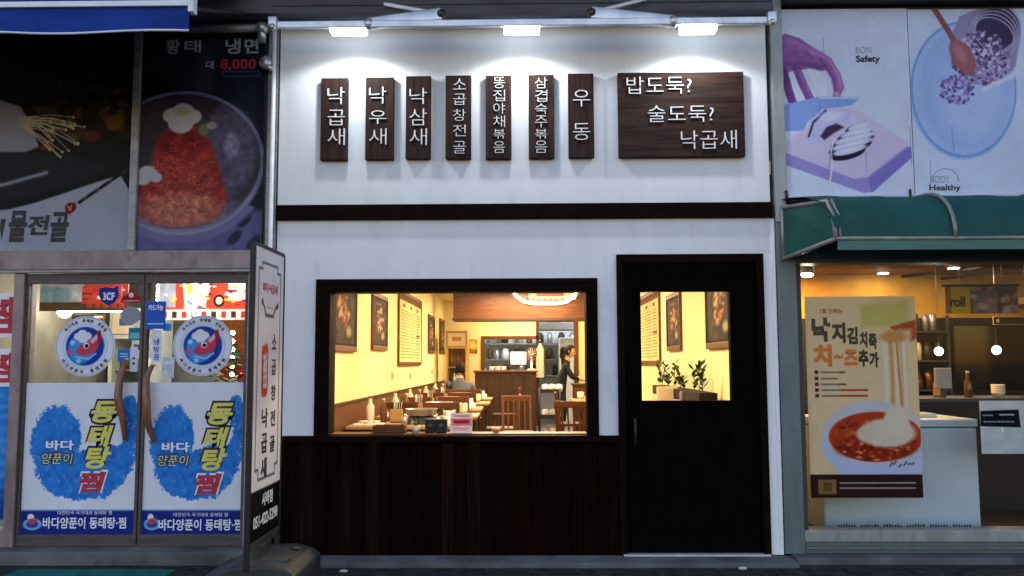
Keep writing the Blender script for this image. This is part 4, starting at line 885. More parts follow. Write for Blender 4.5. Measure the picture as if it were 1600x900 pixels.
def ring_text(mb, body, cx, cz, rad, a0, a1, size, Y, m, flip=False):
    chars = [k for k in body]; n = len(chars)
    for i, ch in enumerate(chars):
        if ch == ' ': continue
        a = math.radians(a0 + (a1 - a0) * i / max(1, n - 1)); me = tmesh(ch, .03, .5)
        if not len(me.vertices): continue
        lo, hi = bbox(me); rot = a - math.pi / 2 if not flip else a + math.pi / 2
        M = FRONT @ Matrix.Translation((cx + rad * math.cos(a), cz + rad * math.sin(a), -Y)) @ Matrix.Rotation(rot, 4, 'Z') @ Matrix.Diagonal((size, size, .0012, 1)) @ Matrix.Translation((-(lo[0] + hi[0]) / 2, -(lo[1] + hi[1]) / 2, 0))
        mb.mesh(me, M, m); bpy.data.meshes.remove(me)
def leaf_door(xa, xb, dxp, label, dyp):
    """xa..xb door leaf in metres; dxp/dyp: shift in photo pixels of the print against the left leaf"""
    steel = mat('dull_door_metal', (.075, .062, .062), .5, .35, .3, var=.25, scale=5, stretch=(1, 1, 8), spots=.4, spotcol=(.03, .028, .028)); m = MB(); m.box(xa, xb, -.025, .02, 1.965, 2.036, steel, .003); m.box(xa, xb, -.025, .02, .098, .178, steel, .003); m.box(xa, xa + .02, -.025, .02, .178, 1.965, steel); m.box(xb - .02, xb, -.025, .02, .178, 1.965, steel)
    dr = m.build('glass_door', sb)
    m = MB(); m.box(xa + .02, xb - .02, -.004, .004, .178, 1.965, GLASS2); m.build('pane', dr)
    Y = -.008; c = brush_decal(3); X0, X1, Z0, Z1 = xa + .022, xb - .022, .18, P(120, 598, 0).z
    c.build('printed_film', (X0, Y, Z0), (X1 - X0, 0, 0), (0, 0, Z1 - Z0), dr, thick=.003)
    def q(x0, y0, x1, y1): return R(x0 + dxp, y0 + dyp, x1 + dxp, y1 + dyp, Y)
    crm = mat('sticker_cream', (.62, .58, .34), .5)
    def outl(ch, b1, m1, o1, b2, m2, o2, sh=0.):
        m = MB(); fit(m, ch, *q(*b1), Y - .0015, m1, off=o1, depth=.001, shear=sh)
        if b2: fit(m, ch, *q(*b2), Y - .003, m2, off=o2, depth=.001, shear=sh)
        m.build('film_lettering', dr)
    for ch, y0, y1, sx in (('동', 623, 664, 0), ('태', 661, 701, -6), ('탕', 694, 736, -9)): outl(ch, (139 + sx, y0, 187 + sx, y1), txt_black, .09, (142.5 + sx, y0 + 3.5, 183.5 + sx, y1 - 3.5), yellow, .035, .24)
    outl('찜', (120, 734, 169, 772), txt_white, .08, (123, 737, 166, 769), txt_red, .04, .2); outl('바다', (70, 686, 118, 705), txt_blue, .07, (72, 688, 116, 703), txt_white, .03)
    outl('양푼이', (64, 706, 116, 727), txt_black, .07, (66, 708, 114, 725), crm, .0, .15)
    outl('바다양푼이 동태탕·찜', (67, 808, 197, 826), txt_white, .02, None, None, 0); outl('대한민국 국가대표 동태탕 찜', (90, 798, 175, 804), txt_white, .0, None, None, 0)
    return dr
dA = leaf_door(-3.62, -2.762, 0, 'left glass door leaf', 0); dB = leaf_door(-2.752, -2.003, 181, 'right glass door leaf', 3)
for dr, (px, py) in ((dA, (133, 541)), (dB, (317, 540))):
    p = P(px, py, -.009); s_ = .222; c = fish_roundel(); mk = c.ell(0, 0, 49, 49, 0, 1, paint=False)
    c.build('round_sticker', (p.x - s_, -.009, p.z - s_), (2 * s_, 0, 0), (0, 0, 2 * s_), dr, thick=.002, mask=mk)
    m = MB(); ring_text(m, '바다양푼이 동태탕찜', p.x, p.z, .185, 215, 325, .03, -.0105, txt_black, True); m.build('sticker_lettering', dr); m = MB(); ring_text(m, '국가대표 동태탕 전문점', p.x, p.z, .185, 140, 40, .026, -.0105, txt_black); m.build('sticker_lettering', dr)
for dr, pts in ((dA, ((194, 562), (188, 590), (187, 625), (192, 655), (192, 688))), (dB, ((236, 570), (229, 592), (231, 630), (231, 660), (238, 692)))):
    m = MB(); v = []
    for i, (px, py) in enumerate(pts): p = P(px, py, -.06); p.y = -.03 if i in (0, len(pts) - 1) else -.06 - .02 * (i == 2); v.append(p)
    from mathutils import geometry as _g
    w2 = [v[0]]
    for i in range(len(v) - 1):
        a0, a1, a2, a3 = v[max(i - 1, 0)], v[i], v[i + 1], v[min(i + 2, len(v) - 1)]
        for t_ in (.25, .5, .75, 1): w2.append(.5 * ((2 * a1) + (a2 - a0) * t_ + (2 * a0 - 5 * a1 + 4 * a2 - a3) * t_ ** 2 + (3 * a1 - a0 - 3 * a2 + a3) * t_ ** 3))
    rr = [.014 + .014 * math.sin(math.pi * i / (len(w2) - 1)) for i in range(len(w2))]
    m.tube(w2, rr, mat('varnished_driftwood', (.17, .07, .035), .35, .5, var=.5, scale=7, stretch=(6, 6, 1)), 12); hb = m.build('handle', dr); m = MB()
    for e_ in (v[0], v[-1]): m.tube([e_, (e_.x, 0., e_.z)], .012, galv, 8)
    m.build('handle_bracket', hb)
def sticker(dr, x0, y0, x1, y1, paint, shape=None, texts=(), Y=-.0065):
    c = Cv(x0, y0, x1, y1, (230, 230, 234), 2.0); mk = paint(c); o = c.on_wall('sticker', Y, dr, thick=.0012, mask=mk)
    if texts:
        m = MB()
        for (s, a, b, c2, d2, mm) in texts: fit(m, s, *R(a, b, c2, d2, Y - .001), Y - .0008, mm, off=.03, depth=.0008)
        m.build('lettering', o)
def p_shield(c): k = c.poly([(155, 450), (166, 448), (176, 450), (184, 446), (186, 462), (180, 473), (170, 478), (160, 472), (154, 460)], (34, 44, 130), 1); c.ell(170, 462, 9, 7, (70, 90, 180), 2); return k
def p_tri(c): k = np.maximum(c.poly([(188, 473), (192, 463), (200, 459), (203, 451), (208, 451), (212, 459), (220, 464), (223, 473)], (150, 26, 34), 1), 0); c.ell(205, 461, 4, 4, (240, 220, 200), 1.5); c.line([(193, 470), (218, 470)], 1.4, (230, 190, 190)); return k
def p_grey(c): return c.ell(204, 493, 16, 14, (150, 152, 158), 1)
def p_blue(c): k = c.rect(228, 471, 259, 514, (40, 92, 190)); c.rect(231, 505, 256, 507, (190, 210, 240)); return k
def p_white(c): k = c.rect(237, 516, 252, 566, (226, 228, 240)); return k
def p_teal(c): k = c.rect(201, 512, 221, 532, (40, 130, 150)); c.rect(203, 520, 219, 529, (120, 190, 200)); return k
def p_blue2(c): k = c.rect(184, 546, 203, 564, (34, 112, 190)); c.line([(188, 553), (199, 553)], 1.3, (220, 230, 240)); c.line([(188, 557), (199, 557)], 1.3, (220, 230, 240)); return k
def p_white2(c): k = c.rect(203, 542, 215, 581, (218, 222, 230)); c.ell(209, 560, 2, 2, (60, 70, 120)); c.ell(209, 568, 2, 2, (60, 70, 120)); return k
def p_white3(c): k = c.rect(253, 558, 272, 590, (206, 212, 224)); c.grain(.2, 5); return k
def p_blue3(c): k = c.rect(255, 505, 268, 517, (70, 150, 200)); return k
sticker(dA, 153, 444, 188, 480, p_shield, texts=(('3CF', 161, 457, 179, 469, txt_white),)); sticker(dA, 186, 448, 226, 476, p_tri); sticker(dA, 186, 477, 222, 509, p_grey)
sticker(dB, 227, 470, 260, 515, p_blue, texts=(('카드가능', 232, 476, 255, 485, txt_white),), Y=-.027); sticker(dB, 236, 515, 253, 567, p_white, texts=(('냉', 240, 529, 249, 539, txt_blue), ('방', 240, 541, 249, 551, txt_blue), ('중', 240, 553, 249, 563, txt_blue)))
sticker(dA, 200, 511, 222, 533, p_teal); sticker(dA, 183, 545, 204, 565, p_blue2); sticker(dA, 202, 541, 216, 582, p_white2); sticker(dB, 252, 557, 273, 591, p_white3); sticker(dB, 254, 504, 269, 518, p_blue3)
# far left window stickers
c = Cv(0, 598, 40, 812, (40, 130, 215), 1); c.put(np.clip((vnoise(c.h, c.w, 6, 5) + np.sin(c.Y * .35) * .15 - .45) * 3, 0, 1) * .5, (110, 180, 235)); c.put(np.clip((c.Y - 740) / 60, 0, 1), (22, 60, 150))
X0, X1 = -4.6, -3.71; _, _, Z0, Z1 = R(0, 600, 40, 812, -.008); c.build('printed_film', (X0, -.008, Z0), (X1 - X0, 0, 0), (0, 0, Z1 - Z0), wp, thick=.002)
for y0, y1 in ((458, 527), (545, 604)):
    m = MB(); q = R(-10, y0, 23, y1, -.012); m.box(q[0] - .15, q[1], -.012, -.008, q[2], q[3], txt_white); q2 = R(-16, y0 + 6, 20, y1 - 6, -.012); fit(m, '찜', *q2, -.0125, txt_red, off=.04, depth=.001); m.build('window_sticker', wp)
# billboards over the left shop
def stew_bill():
    c = Cv(-190, 56, 213, 394, (168, 170, 186), .8); n = c.noise(20) - .5
    k = c.poly([(-190, 40), (215, 40), (215, 292), (205, 300), (190, 276), (150, 288), (100, 305), (60, 318), (20, 328), (-190, 345)], (14, 12, 15), 3)
    c.poly([(-190, 40), (215, 40), (215, 150), (150, 200), (-190, 150)], (12, 11, 14), 8)
    c.poly([(-190, 240), (0, 238), (60, 240), (110, 245), (170, 262), (120, 292), (40, 310), (-190, 330)], (44, 40, 52), 5); c.line([(20, 318), (90, 302), (150, 284), (205, 262)], 3, (10, 9, 11), 2)
    c.poly([(-190, 150), (0, 158), (30, 168), (50, 200), (62, 232), (40, 240), (-190, 238)], (150, 152, 168), 4); c.line([(-60, 300), (10, 290), (60, 276), (75, 272)], 6, (150, 152, 168), 5)
    r = np.random.RandomState(4)
    for i in range(70): x, y = r.uniform(70, 195), r.uniform(110, 225); c.ell(x, y, r.uniform(3, 13), r.uniform(3, 8), [(70, 30, 14), (110, 60, 20), (40, 44, 20), (90, 30, 20), (120, 100, 40), (24, 20, 16)][r.randint(6)], 4, r.rand() * 3)
    c.a = np.where(((c.X > 60) & (c.Y < 235))[..., None], c.a * (.45 + 1.0 * c.noise(12)[..., None]), c.a)
    c.ell(178, 195, 14, 12, (150, 96, 20), 4); c.ell(140, 215, 15, 8, (140, 50, 18), 4); c.ell(75, 232, 14, 6, (150, 60, 26), 4); c.poly([(45, 165), (85, 172), (95, 182), (60, 180)], (60, 74, 30), 3)
    for i in range(26):
        a = r.uniform(-.2, 1.1); x, y = 30 + r.uniform(-5, 12), 190 + r.uniform(-6, 10); L = r.uniform(45, 95); ex, ey = x + L * math.cos(a * .55 + .1), y + L * math.sin(a * .55 + .1); c.line([(x, y), ((x + ex) / 2 + r.uniform(-6, 6), (y + ey) / 2 - 4), (ex, ey)], 1.5, (190, 176, 140), 1.4); c.ell(ex, ey, 2, 2, (206, 192, 150), 1.5)
    for t in np.linspace(0, 1, 12): x, y = 128 + t * 72, 318 - t * 50; c.line([(x, y), (x + 7, y - 4.6)], 5, [(20, 16, 16), (120, 80, 50), (30, 24, 22)][int(t * 11) % 3], 1.5)
    c.ell(115, 326, 8, 7.5, (170, 26, 34), 2, .6); c.poly([(106, 324), (122, 318), (124, 326), (114, 337), (107, 333)], (160, 20, 30), 2); c.line([(110, 324), (116, 330)], 1.5, (240, 160, 150)); c.line([(117, 323), (112, 330)], 1.5, (240, 160, 150)); return c
sc_ = stew_bill(); sc_.a = np.where((sc_.a.sum(-1) < 330)[..., None], sc_.a * .62, sc_.a * .92)
b = sc_.on_wall('food_billboard', -.035, thick=.03, label='far left food billboard of a dark stew pot over white with handwritten black lettering', cat='billboard')
m = MB()
for s, x0, y0, x1, y1 in (('해', -32, 342, 8, 374), ('물', 13, 329, 42, 378), ('전', 43, 336, 77, 367), ('골', 78, 331, 107, 378)): fit(m, s, *R(x0, y0, x1, y1, -.04), -.037, txt_black, off=.035, depth=.002, shear=.12)
m.build('lettering', b)
def noodle_bill():
    c = Cv(219, 52, 412, 390, (26, 32, 46), 1.1); r = np.random.RandomState(8); c.a *= (.7 + .6 * c.noise(40)[..., None])
    c.rect(300, 60, 330, 160, (52, 60, 72), 18); c.ell(235, 150, 36, 30, (8, 8, 12), 14)
    c.poly([(215, 340), (415, 330), (415, 395), (215, 395)], (104, 104, 150), 12); c.a *= (.85 + .3 * c.noise(9)[..., None])
    for x, y in ((370, 372), (385, 345), (400, 380)): c.ell(x, y, 14, 7, (44, 46, 70), 4, -.8)
    c.ell(285, 258, 128, 112, (150, 146, 176), 3); c.ell(284, 252, 124, 106, (62, 52, 64), 4); c.ell(352, 240, 50, 70, (96, 88, 116), 14, .1); c.ell(362, 230, 12, 20, (150, 146, 180), 6); c.ring(285, 256, 126, 110, 2.2, (196, 190, 205), 1.5)
    c.ell(282, 330, 100, 26, (128, 122, 156), 12)
    c.poly([(222, 335), (222, 300), (236, 262), (246, 222), (266, 198), (306, 198), (330, 226), (346, 270), (358, 315), (340, 342), (290, 352), (245, 348)], (176, 52, 44), 10); c.ell(282, 225, 38, 22, (136, 20, 26), 10); c.ell(285, 328, 60, 26, (214, 124, 100), 14)
    for i in range(420):
        a, q = r.rand() * 6.28, r.rand() ** .5; y = 276 + 70 * q * math.sin(a); x = 286 + (28 + (y - 205) * .28) * q * math.cos(a); b_ = r.uniform(0, 6.28); L = r.uniform(6, 15)
        f = min(1, max(0, (y - 215) / 130)); colr = (np.array((176, 38, 34)) * (1 - f) + np.array((226, 140, 112)) * f) * r.uniform(.5, 1.3)
        p_ = [(x + L * t_ * math.cos(b_ + 1.6 * t_), y + .8 * L * t_ * math.sin(b_ + 1.6 * t_)) for t_ in (0, .33, .66, 1)]
        c.line(p_, r.uniform(.7, 1.5), np.clip(colr, 0, 255), 1.2)
    c.a *= np.where((np.hypot((c.X - 284) / 124, (c.Y - 252) / 106) < 1)[..., None], .72 + .5 * c.noise(7)[..., None], 1)
    for x, y, q in ((268, 182, 15), (285, 176, 17), (300, 184, 14), (282, 194, 20), (232, 272, 15), (225, 280, 13), (245, 278, 10)): c.ell(x, y, q, q * .8, (212, 208, 214), 3)
    c.ell(283, 176, 12, 6, (196, 186, 140), 4); c.ell(318, 205, 8, 10, (120, 130, 96), 3); c.ell(330, 198, 8, 6, (170, 170, 160), 3)
    c.rect(344, 112, 404, 122, (70, 84, 110), 1.5); c.rect(346, 114, 402, 120, (30, 38, 56), 1); c.a *= .82; k_ = c.a.copy(); c.ring(285, 256, 126, 110, 4, (136, 132, 152), 1.5); c.ring(286, 262, 128, 112, 12, (104, 100, 138), 5); c.a = np.where(((c.Y > 296 + .25 * np.abs(c.X - 285)) | (np.abs(np.hypot((c.X - 285) / 126, (c.Y - 256) / 110) - 1) < .022))[..., None], c.a, k_); return c
b = noodle_bill().on_wall('food_billboard', -.03, thick=.025, label='dark blue food billboard with a steel bowl of red noodles, beside the grey corner post', cat='billboard')
m = MB()
for s, x0, y0, x1, y1, mm in (('황', 259, 61, 281, 84, txt_grey), ('태', 288, 62, 314, 82, txt_grey), ('냉', 352, 60, 376, 84, txt_grey), ('면', 382, 60, 404, 83, txt_grey), ('대', 321, 95, 334, 107, txt_grey), ('8,000', 344, 92, 400, 110, txt_red)): fit(m, s, *R(x0, y0, x1, y1, -.035), -.032, mm, off=.02, depth=.002)
m.build('lettering', b)
mb = MB(); q = R(206, 50, 217, 395, -.04); mb.box(q[0], q[1], -.06, -.0, 2.202, 3.9, alu, .004); mb.build('billboard_post', sb)
mb = MB(); mb.tube([(-2.45, -.1, 3.83), (-1.93, -.1, 3.83)], .03, alu, 12); mb.ball((-1.92, -.1, 3.83), .05, steel); mb.tube([(-1.92, -.1, 3.85), (-1.92, -.1, 3.72)], .03, steel); mb.build('pipe_bracket', sb)
mb = MB(); p = P(415, 98, -.08); mb.ball(p, .05, steel, (1, .6, 1.1)); mb.tube([p, p + Vector((.05, 0, -.06))], .02, galv); mb.build('pipe_clamp', sb)
mb = MB(); mb.box(-2.5, -1.82, -.14, -.02, P(370, 21, -.14).z, 4.3, mat('grey_soffit_panel', (.16, .16, .19), .6), .004); mb.build('soffit_box', sb)
mb = MB(); mb.box(LX0, -1.82, -1.2, -.0, 4.32, 4.42, dark_metal); mb.build('added_shade_slab', sb)  # unseen slab, added only to shade the left billboards
# blue awning
aw2 = thing('blue_awning', 'blue canvas awning valance with white piping over the far left food billboard', 'awning', (-3.6, -.5, 3.7))
YA = -1.25; q = R(0, 12, 295, 50, YA); zt_, zb_ = q[3], q[2]; xr = q[1]
mb = MB(); N = 46; xs = [-5.2 + (xr + 5.2) * i / N for i in range(N + 1)]
for a, b in zip(xs, xs[1:]):
    ya, yb = YA + .012 * math.sin(a * 6), YA + .012 * math.sin(b * 6); za, zb = zb_ + .006 * math.sin(a * 5.3), zb_ + .006 * math.sin(b * 5.3)
    mb.face([(a, ya, za), (b, yb, zb), (b, YA, zt_), (a, YA, zt_)], navy, (0, .004, 0))
mb.build('valance', aw2)
mb = MB(); mb.tube([(a, YA + .012 * math.sin(a * 6) - .002, zb_ + .006 * math.sin(a * 5.3)) for a in xs], .007, hem, 6); mb.build('hem', aw2)
mb = MB(); mb.box(-5.2, xr + .03, YA - .02, YA + .03, zt_, zt_ + .035, white_metal, .005); mb.box(xr + .0, xr + .035, YA - .025, YA + .04, zt_ - .04, zt_ + .12, white_metal, .008); mb.build('front_rail', aw2)
mb = MB(); mb.face([(-5.2, YA, zt_ + .035), (xr, YA, zt_ + .035), (xr, -.02, 4.2), (-5.2, -.02, 4.2)], navy, (0, 0, .008)); mb.build('canopy', aw2)
mb = MB(); mb.beam((xr - .05, YA + .04, zt_ + .01), (xr - .05, -.02, 3.98), .02, .02, dark_metal); mb.build('side_arm', aw2)
# things inside the left shop
c = Cv(0, 0, 120, 36, (214, 56, 34), 1.5); c.rect(0, 0, 22, 24, (150, 150, 160)); c.rect(86, 0, 120, 18, (206, 190, 190)); c.ell(75, 18, 7, 6, (24, 20, 18)); c.ell(75, 18, 4, 3.4, (226, 220, 200)); c.poly([(30, 0), (66, 0), (58, 24), (34, 26)], (226, 224, 220)); c.line([(36, 18), (48, 24), (62, 26)], 2, (60, 120, 170)); c.poly([(36, 0), (42, 0), (42, 12), (34, 10)], (236, 190, 60)); c.rect(0, 26, 120, 36, (226, 220, 206))
for k in range(9): c.rect(6 + k * 12, 28, 12 + k * 12, 34, [(190, 40, 30), (60, 30, 24)][k % 2])
r = np.random.RandomState(31)
for k in range(46): x, y = r.uniform(0, 116), r.uniform(0, 25); c.line([(x, y), (x + r.uniform(2, 6), y)], r.uniform(.8, 2), [(240, 232, 220), (60, 24, 18), (236, 190, 60), (120, 20, 16)][r.randint(4)])
c.a *= (.8 + .4 * c.noise(6)[..., None])
q = R(246, 440, 400, 500, 1.6); c.build('menu_banner', (q[0], 1.6, q[2]), (q[1] - q[0], 0, 0), (0, 0, q[3] - q[2]), m=PAPER, label='red and white menu banner hanging inside behind the right glass door', cat='banner')
c = Cv(0, 0, 120, 36, (206, 206, 212), 1.5); c.rect(0, 4, 40, 24, (150, 190, 200)); c.rect(60, 0, 120, 20, (206, 60, 60)); c.rect(44, 2, 60, 22, (226, 226, 236)); c.rect(0, 24, 120, 36, (90, 60, 36))
for k in range(5): c.rect(64 + k * 11, 22, 72 + k * 11, 32, (206, 60, 40)); c.line([(66 + k * 11, 8), (70 + k * 11, 8)], 3, (236, 200, 190))
c.a *= (.8 + .4 * c.noise(7)[..., None])
q = R(62, 444, 200, 486, 1.9); c.build('menu_banner', (q[0], 1.9, q[2]), (q[1] - q[0], 0, 0), (0, 0, q[3] - q[2]), m=PAPER, label='pale menu banner with red block hanging inside behind the left glass door', cat='banner')
for k, (px, py, Y, lab) in enumerate(((101, 486, 2.4, 'bright globe lamp inside, upper left behind the left glass door'), (77, 499, 3.4, 'smaller globe lamp inside, lower left behind the left glass door'), (15, 472, 2.4, 'globe lamp inside behind the far left window'))):
    p = P(px, py, Y); t = thing('glowing_globe', lab, 'lamp', p, 'globe lamps in the left shop')
    m = MB(); m.ball(p, .07, emit('globe_lamp_glow', (1, .82, .55), 9)); m.build('globe', t); m = MB(); m.tube([p + Vector((0, 0, .06)), (p.x, p.y, 2.6)], .008, black, 6); m.build('cord', t)
for k, (x, y) in enumerate(((-3.9, 2.3), (-2.95, .8), (-3.2, 3.3))):
    ceiling_light('ceiling_light', x, y, 2.6, .9, .3, LAMP_LEFT * (1, 2.0, .8)[k], (.92, .97, 1) if k else (1, .74, .4), ['warm ceiling light in the left shop above the far left window side', 'white ceiling light in the left shop behind the right glass door', 'white ceiling light at the back of the left shop'][k], 'left shop ceiling lights', warm_face)
q = R(170, 495, 236, 590, 3.6); fridge('drinks_fridge', q[0], q[1], 3.6, 4.2, .09, q[3] + .1, 'white drinks fridge with bottles, behind the seam of the two glass doors', txt_blue, gold=False)
q = R(62, 500, 108, 560, 4.3); t = thing('back_window', 'yellow lit window with a dark blind at the back of the left shop', 'window', ((q[0] + q[1]) / 2, 4.4, q[2]))
mb = MB(); mb.box(q[0], q[1], 4.5, 4.59, q[2], q[3], mat('ochre_panel', (.62, .40, .10), .6), .004); mb.build('panel', t); a = R(74, 513, 88, 548, 4.45); mb = MB()
for k in range(10): z = a[2] + (a[3] - a[2]) * k / 10; mb.box(a[0], a[1], 4.46, 4.495, z, z + (a[3] - a[2]) / 12, dark_metal)
mb.build('blind', t)
for i, (x, y) in enumerate(((-3.3, 1.6), (-3.9, 2.9), (-2.6, 2.2))):
    place('table', (x, y, .09), 0, ['pale table inside the left shop just behind the left glass door', 'pale table inside the left shop, farthest from the doors', 'pale table inside the left shop behind the right glass door'][i], 'tables in the left shop', (.9, 1, 1)); lab = ['nearest table of the left shop', 'farthest table of the left shop', 'table behind the right glass door'][i]
    place('pot', (x + .1, y, .825), .4 * i, 'steel pot on a dark stove on the ' + lab, 'pots in the left shop'); place('water', (x - .3, y + .1, .825), 0, 'cream water bottle on the ' + lab, 'bottles in the left shop'); place('caddy', (x - .1, y + .15, .825), .3, 'wooden chopstick box on the ' + lab, 'chopstick boxes in the left shop')
    for s_ in (-1, 1): place('chair', (x + .1 * s_, y + s_ * .55, .09), 0 if s_ > 0 else math.pi, 'brown chair at the %s side of the %s' % ('far' if s_ > 0 else 'near', lab), 'chairs in the left shop')
t = thing('potted_plant', 'tall leafy green pot plant inside at the lower right of the right glass door', 'plant', (-2.3, .7, .09)); mb = MB(); mb.lathe((-2.3, .7, .09), [(.12, 0), (.17, .3), (.15, .3)], grey_plastic); mb.build('pot', t); mb = MB(); mb.tube([(-2.3, .7, .35), (-2.28, .7, 1.2)], .014, brown_wood); mb.build('trunk', t); mb = MB()
for k in range(160):
    c0 = Vector((-2.3, .7, 1.12)) + Vector((random.gauss(0, .14), random.gauss(0, .12), random.uniform(-.25, .42))); a = random.uniform(0, 6.28); q_ = Vector((math.cos(a), math.sin(a), random.uniform(-.3, .6))).normalized() * random.uniform(.07, .14); s_ = q_.cross(Vector((0, 0, 1))).normalized() * .025
    mb.face([c0, c0 + q_ * .5 + s_, c0 + q_, c0 + q_ * .5 - s_], leaf)
mb.build('foliage', t)
def notice(name, x0, y0, x1, y1, Y, bgc, seed, label, cat, dens=6):
    c = Cv(x0, y0, x1, y1, bgc, 1.6); r = np.random.RandomState(seed); w_, h_ = x1 - x0, y1 - y0
    for k in range(dens): a, b = x0 + r.rand() * w_ * .7, y0 + r.rand() * h_ * .8; c.rect(a, b, a + r.uniform(.1, .4) * w_, b + r.uniform(.06, .25) * h_, [(190, 40, 30), (226, 220, 210), (40, 110, 80), (40, 90, 170), (236, 180, 60), (60, 40, 30)][r.randint(6)], 1)
    c.grain(.15, 5); q = R(x0, y0, x1, y1, Y); c.build(name, (q[0], Y, q[2]), (q[1] - q[0], 0, 0), (0, 0, q[3] - q[2]), m=PAPER, label=label, cat=cat)
notice('wall_notice', 300, 503, 348, 545, 2.4, (70, 130, 90), 5, 'green and white notice hanging inside behind the round sticker of the right glass door', 'notice', 9)
notice('wall_notice', 112, 492, 162, 512, 2.9, (60, 44, 30), 6, 'dark strip board hanging inside above the round sticker of the left glass door', 'notice', 8)
notice('wall_notice', 206, 500, 240, 560, 2.2, (206, 214, 206), 7, 'white notice with coloured blocks inside by the seam of the glass doors', 'notice', 9)
notice('wood_screen', 344, 500, 392, 600, 2.9, (110, 56, 26), 8, 'brown wooden screen inside at the right edge of the right glass door', 'screen', 3)
notice('menu_banner', 128, 447, 190, 474, 1.5, (196, 52, 44), 9, 'small red menu banner inside behind the blue shield sticker', 'banner', 5)
t = thing('tube_lamp', 'long white tube lamp inside, above the round sticker of the left glass door', 'lamp', P(148, 486, 2.2)); a, b = P(108, 486, 2.2), P(190, 485, 2.2); m = MB(); m.tube([a, b], .014, emit('tube_glow', (1, .95, .85), 5), 8); m.build('tube', t); m = MB(); m.box(a.x, b.x, 2.19, 2.23, a.z + .014, a.z + .04, white_metal)
for e_ in (a, b): m.tube([(e_.x, 2.21, e_.z + .03), (e_.x, 2.21, 2.6)], .004, black, 6)
m.build('fitting', t)
bulb = emit('fairy_bulb_glow', (1, .9, .72), 7)
for px, ya, yb, n, Y, lab in ((247, 436, 468, 7, 1.2, 'short string of tiny lights hanging inside above the blue square sticker'), (305, 436, 492, 11, 1.2, 'string of tiny lights hanging inside before the red banner'), (364, 520, 585, 6, 2.0, 'string of warm lights hanging inside at the right edge of the right glass door')):
    a, b = P(px, ya, Y), P(px, yb, Y); b.x = a.x; t = thing('light_string', lab, 'string lights', b, 'light strings in the left shop'); m = MB(); m.tube([b, (a.x, Y, 2.6)], .003, black, 5); m.build('cord', t); m = MB()
    for k in range(n): m.ball(a.lerp(b, k / (n - 1)), .012 if n > 6 else .02, bulb, seg=6)
    m.build('bulbs', t)
# rubber mat and the standing banner
mb = MB(); mb.box(-3.4, -2.34, -1.25, -.33, .001, .014, mat_green, .004); mb.build('door_mat', label='green rubber mat on the pavement before the two glass doors', cat='mat')
BX = -1.625; yN, yF = -1.1, -.5
st = thing('standing_banner', 'narrow upright two sided banner sign on a grey plastic base, edge on to the street', 'standing sign', (BX, -.8, 0))
zt_ = PX(390, 381, BX - .02).z; zb_ = .33
mb = MB()
for y in (yN - .012, yF + .012): mb.box(BX - .016, BX + .016, y - .014, y + .014, .18, zt_ + .015, black, .004)
mb.box(BX - .016, BX + .016, yN, yF, zt_ - .004, zt_ + .02, black, .004); mb.box(BX - .014, BX + .014, yN, yF, zb_ - .05, zb_, dark_metal, .003)
mb.box(BX - .02, BX + .02, yN + .18, yF - .18, .2, zb_ - .05, grey_plastic, .004); mb.build('frame', st)
def banner_cv():
    c = Cv(0, 0, 60, 175, (226, 220, 226), 1.5); c.rect(0, 146, 60, 176, (14, 13, 16)); c.a[:, :] = np.where((c.Y < 146)[..., None], c.a * (.96 + .06 * c.noise(20)[..., None]), c.a)
    for pts in ([(14, 9), (46, 9)], [(46, 9), (46, 13)], [(46, 13), (53, 13)], [(53, 13), (53, 134)], [(53, 134), (47, 134)], [(47, 134), (47, 140)], [(47, 140), (13, 140)], [(13, 140), (13, 134)], [(13, 134), (7, 134)], [(7, 134), (7, 13)], [(7, 13), (14, 13)], [(14, 13), (14, 9)]): c.line(pts, 1.3, (60, 56, 70))
    c.line([(15, 33), (20, 37), (22, 41), (38, 41), (42, 36), (46, 34)], 2, (50, 44, 50)); c.line([(24, 36), (36, 36)], .8, (150, 140, 140)); c.ell(15, 33, 2, 2, (50, 44, 50)); c.ell(47, 34, 2, 2, (50, 44, 50))
    c.poly([(17, 60), (27, 58), (29, 62), (29, 88), (26, 91), (18, 91), (16, 88), (16, 63)], (190, 26, 34), 1); return c
Uf = (0, yF - yN, 0)
# front face looks towards +X (to the restaurant), back face towards -X
c = banner_cv(); c.build('printed_face', (BX + .012, yN, zb_), Uf, (0, 0, zt_ - zb_), st, thick=.004)
c = banner_cv(); c.build('printed_face', (BX - .012, yF, zb_), (0, yN - yF, 0), (0, 0, zt_ - zb_), st, thick=.004)
BASE_R = Matrix(((0, 0, 1, 0), (1, 0, 0, 0), (0, 1, 0, 0), (0, 0, 0, 1)))
H = zt_ - zb_
def bt(m, s, u0, v0, u1, v1, mm, off=.02):   # u,v in canvas units (60 x 175, v down)
    W = yF - yN; fit(m, s, yN + u0 / 60 * W, yN + u1 / 60 * W, zb_ + (1 - v1 / 175) * H, zb_ + (1 - v0 / 175) * H, -(.0135), mm, off=off, depth=.001, base=BASE_R, org=(BX, 0, 0))
m = MB(); bt(m, '바다·낙곱새', 15, 21, 46, 27, txt_red); bt(m, '정성', 19, 64, 26, 86, txt_white)
for i, ch in enumerate('소곱창전골'): bt(m, ch, 36, 52 + i * 16, 46, 62 + i * 16, txt_black, .03)
for i, ch in enumerate('낙곱새'): bt(m, ch, 18, 98 + i * 15, 30, 110 + i * 15, txt_black, .03)
bt(m, '사하점', 22, 149, 44, 157, txt_white); bt(m, '051-422-5298', 6, 161, 55, 168, txt_white); m.build('lettering', st)
